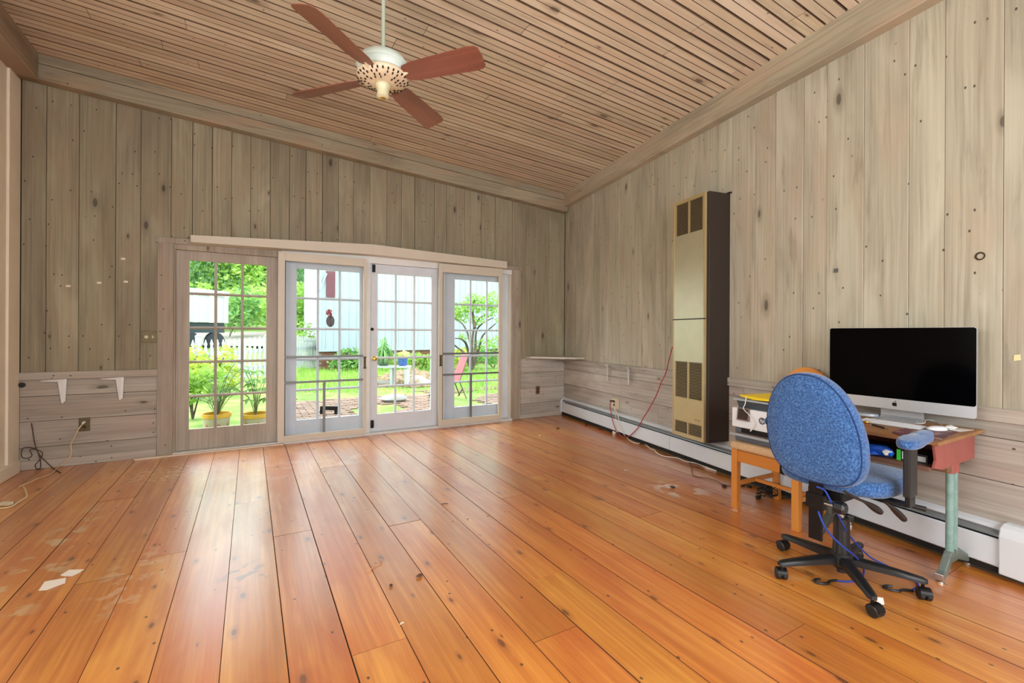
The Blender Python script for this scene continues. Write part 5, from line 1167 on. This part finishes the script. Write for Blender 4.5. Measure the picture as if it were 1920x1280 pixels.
# the two big pots outside the first door
m_potc = plain('cream_ceramic', (186, 174, 152), .4, var=.05); m_poty = plain('mustard_glaze', (216, 164, 48), .35)
for (px, yw, r, lab, big) in ((406, 6.5, .150, 'cream mustard-rimmed pot with a feathery plant, left one outside the first door', 0), (479, 6.55, .158, 'cream mustard-rimmed pot with a broad leafed plant, right one outside the first door', 1)):
    q = at_y(px, 774, yw); zr = q.z
    t = thing('potted_plant', lab, 'plant', (q.x, yw, -.02), 0)
    hh = zr + .02
    MB().lathe([(r * .78, .0), (r * .82, .01), (r * .95, hh - .05), (r * .80, hh - .05), (r * .78, hh - .08)], 28).build('pot', m_potc, t, smooth=True, ang=40)
    MB().lathe([(r * .96, hh - .052), (r * 1.03, hh - .045), (r * 1.03, hh), (r * .93, hh), (r * .92, hh - .05)], 28).build('rim', m_poty, t, smooth=True, ang=40)
    MB().lathe([(.001, hh - .06), (r * .92, hh - .045), (.001, hh - .04)], 20).build('soil', plain('soil', (62, 44, 34), .9), t)
    # small painted red flowers on the pot
    fl = MB()
    for a0 in (-1.35, -.5, -2.3):
        for k in range(6):
            aa = a0 + .09 * math.cos(k * 1.05); zz = hh * .5 + .016 * math.sin(k * 1.05); fl.lathe([(.001, -.001), (.007, 0), (.001, .002)], 8, 'y', (0, 0, 0)); 
            n_v = 24; R__ = Matrix.Translation((math.cos(aa) * r * .905, math.sin(aa) * r * .905, zz)) @ Matrix.Rotation(aa + PI / 2, 4, 'Z'); fl.v[-n_v:] = [tuple(R__ @ Vector(v)) for v in fl.v[-n_v:]]
    fl.build('painted_flower', plain('painted_red', (190, 80, 70), .4), t)
    m = MB(); ms = MB(); rnd = random.Random(30 + big)
    if big:
        for i in range(14):
            a = rnd.uniform(0, 6.28); l = rnd.uniform(.08, .34); top = Vector((math.cos(a) * l, math.sin(a) * l * .7, hh + rnd.uniform(.12, .62))); ms.tube(sm([(0, 0, hh - .05), (top.x * .3, top.y * .3, hh + (top.z - hh) * .6), top], 3), .004, 5)
            for k in range(7):
                b_ = k * .9; dv = Vector((math.cos(b_), math.sin(b_), -.35)).normalized(); sd_ = dv.cross(Vector((0, 0, 1))).normalized(); L1 = rnd.uniform(.09, .13)
                m.add([top + dv * .01, top + dv * L1 * .5 + sd_ * .024, top + dv * L1 - Vector((0, 0, .03)), top + dv * L1 * .5 - sd_ * .024], [(0, 1, 2, 3)])
    else:
        for i in range(26):
            a = rnd.uniform(0, 6.28); l = rnd.uniform(.06, .32); top = Vector((math.cos(a) * l, math.sin(a) * l * .8, hh + rnd.uniform(.15, .42))); ms.tube([(0, 0, hh - .05), (top.x * .4, top.y * .4, hh + (top.z - hh) * .7), top], .003, 5)
            for k in range(22):
                f_ = rnd.uniform(.35, 1.1); q_ = Vector((top.x * f_ * f_, top.y * f_ * f_, hh + (top.z - hh) * min(1, f_ * 1.1))); dv = Vector((rnd.gauss(0, 1), rnd.gauss(0, 1), rnd.gauss(.2, .5))).normalized(); sd_ = dv.cross(Vector((0, 0, 1))).normalized()
                m.add([q_, q_ + dv * .02 + sd_ * .004, q_ + dv * .045, q_ + dv * .02 - sd_ * .004], [(0, 1, 2, 3)])
        for i in range(5):
            a = (-.3, .2, -.8, .5, 1.2)[i]; top = Vector((math.cos(a) * .30, math.sin(a) * .12, hh + (.38, .56, .62, .25, .45)[i])); ms.tube(sm([(0, 0, hh - .05), (top.x * .5, 0, hh + (top.z - hh) * .7), top], 3), .004, 5)
            for k in range(6):
                b_ = k * 1.05; dv = Vector((math.cos(b_), math.sin(b_), -.4)).normalized(); sd_ = dv.cross(Vector((0, 0, 1))).normalized()
                m.add([top, top + dv * .05 + sd_ * .02, top + dv * .11, top + dv * .05 - sd_ * .02], [(0, 1, 2, 3)])
    m.build('foliage', lm2 if big else lm3, t); ms.build('stems', plain('stem_green', (110, 120, 70), .7), t)
# small grey and teal container by the fence
q = far(365, 9.0, -.03)
t = thing('garden_container', 'dark grey and teal rounded container beside the fence', 'container', q)
MB().lathe([(.12, .12), (.14, .16), (.14, .34)], 20).build('teal_base', plain('teal_plastic', (86, 150, 160), .5), t, smooth=True)
MB().lathe([(.14, .34), (.145, .5), (.13, .62), (.08, .68), (.01, .69)], 20).build('grey_dome', plain('dome_grey', (96, 104, 108), .4), t, smooth=True)
MB().lathe([(.10, 0), (.12, .12)], 16).build('foot', plain('dome_grey', (96, 104, 108), .4), t)
# red folding lounge chair
q0 = far(862, 8.6, 0)
ch = thing('lounge_chair', 'faded red folding sling chair on the patio', 'chair', (q0.x, q0.y, -.03), 0)
def lc(px, py, d): P__ = O + ray(px, py) * d; return P__ - Vector((q0.x, q0.y, -.03))
A0, A1 = lc(846, 714, 8.6), lc(862, 714, 8.5); B0, B1 = lc(866, 664, 9.2), lc(879, 664, 9.1); C0, C1 = lc(820, 722, 8.3), lc(834, 724, 8.2)
m = MB(); 
for a, b, c_, d_ in ((A0, A1, B1, B0), (C0, C1, A1, A0)):
    nn = (b - a).cross(d_ - a).normalized() * .012; m.hexa([a - nn, b - nn, c_ - nn, d_ - nn, a + nn, b + nn, c_ + nn, d_ + nn])
m.build('sling', plain('faded_red', (180, 80, 82), .7), ch)
m_fr = plain('dark_tube', (66, 62, 56), .5, .4)
for a, b in ((A1, B1), (A0, B0), (C0, A0), (C1, A1), (lc(852, 716, 8.6), lc(862, 741, 8.75)), (lc(862, 716, 8.5), lc(874.5, 747, 8.25)), (lc(868, 728, 8.5), lc(859, 742, 8.7)), (lc(812, 720, 8.3), lc(805, 743, 8.5)), (lc(822, 722, 8.2), lc(829, 748, 8.2))):
    MB().tube([a, b], .010, 8).build('frame_tube', m_fr, ch, smooth=True)
shrub('shrub', 452, 30, 4.5, 3.6, lm1, 'bright leafy bushes right of the white trailer', 1600, .22, 41)
shrub('shrub', 430, 24, 2.2, 2.6, lm2, 'green bush touching the right end of the white trailer', 1200, .16, 42)
shrub('shrub', 495, 46, 7, 3.0, lm2, 'low hedge under the trees at the right of the first door', 1500, .3, 43)
# small multi stemmed tree in front of the barn
q = far(884, 13.5); st_ = thing('small_tree', 'small many stemmed tree with fresh leaves in front of the barn', 'tree', (q.x, q.y, terrain(q.x, q.y)))
def tp_(px, py, d=13.5): return O + ray(px, py) * d - Vector(st_.location)
br = [[(884, 692), (883, 660), (878, 628), (866, 606), (852, 596)], [(884, 690), (885, 650), (889, 615), (900, 596), (916, 588)], [(885, 690), (891, 660), (893, 622), (905, 606), (926, 595)], [(883, 690), (876, 650), (866, 636), (853, 634)], [(882, 690), (872, 664), (856, 650), (846, 642)], [(886, 690), (899, 650), (906, 628), (930, 606)], [(890, 615), (886, 580), (890, 562)]]
m = MB()
for b in br: 
    pp = sm([tp_(x, y, 13.5 + .3 * math.sin(x)) for x, y in b], 4); m.tube(pp, [.05 * (1 - .8 * i / len(pp)) for i in range(len(pp))], 7)
m.build('stems', m_trunk, st_, smooth=True)
m = MB(); rnd = random.Random(13)
for (px, py, r, n) in ((862, 580, .35, 240), (880, 575, .35, 220), (900, 570, .4, 240), (925, 562, .4, 260), (850, 590, .3, 160), (912, 585, .3, 120), (935, 575, .35, 160), (896, 600, .25, 90), (874, 632, .22, 70), (905, 645, .3, 130), (930, 640, .35, 150), (868, 596, .25, 100), (885, 560, .3, 120), (940, 600, .2, 60)):
    p3 = tp_(px, py); leaves(m, p3, (r, r, r * .6), n, .05, rnd)
m.build('foliage', lm1, st_)
# boot scraper like iron by the second door
q = at_z(622, 776, -.02)
t = thing('boot_scraper', 'low dark iron bar on two short legs outside the second door', 'scraper', (q.x, q.y, -.02), -YAW)
MB().box((-.17, -.02, .06), (.10, .02, .12)).build('bar', m_blackm, t); MB().box((.05, -.03, -.0), (.09, .03, .07)).box((-.17, -.03, 0), (-.13, .03, .07)).build('legs', m_blackm, t)
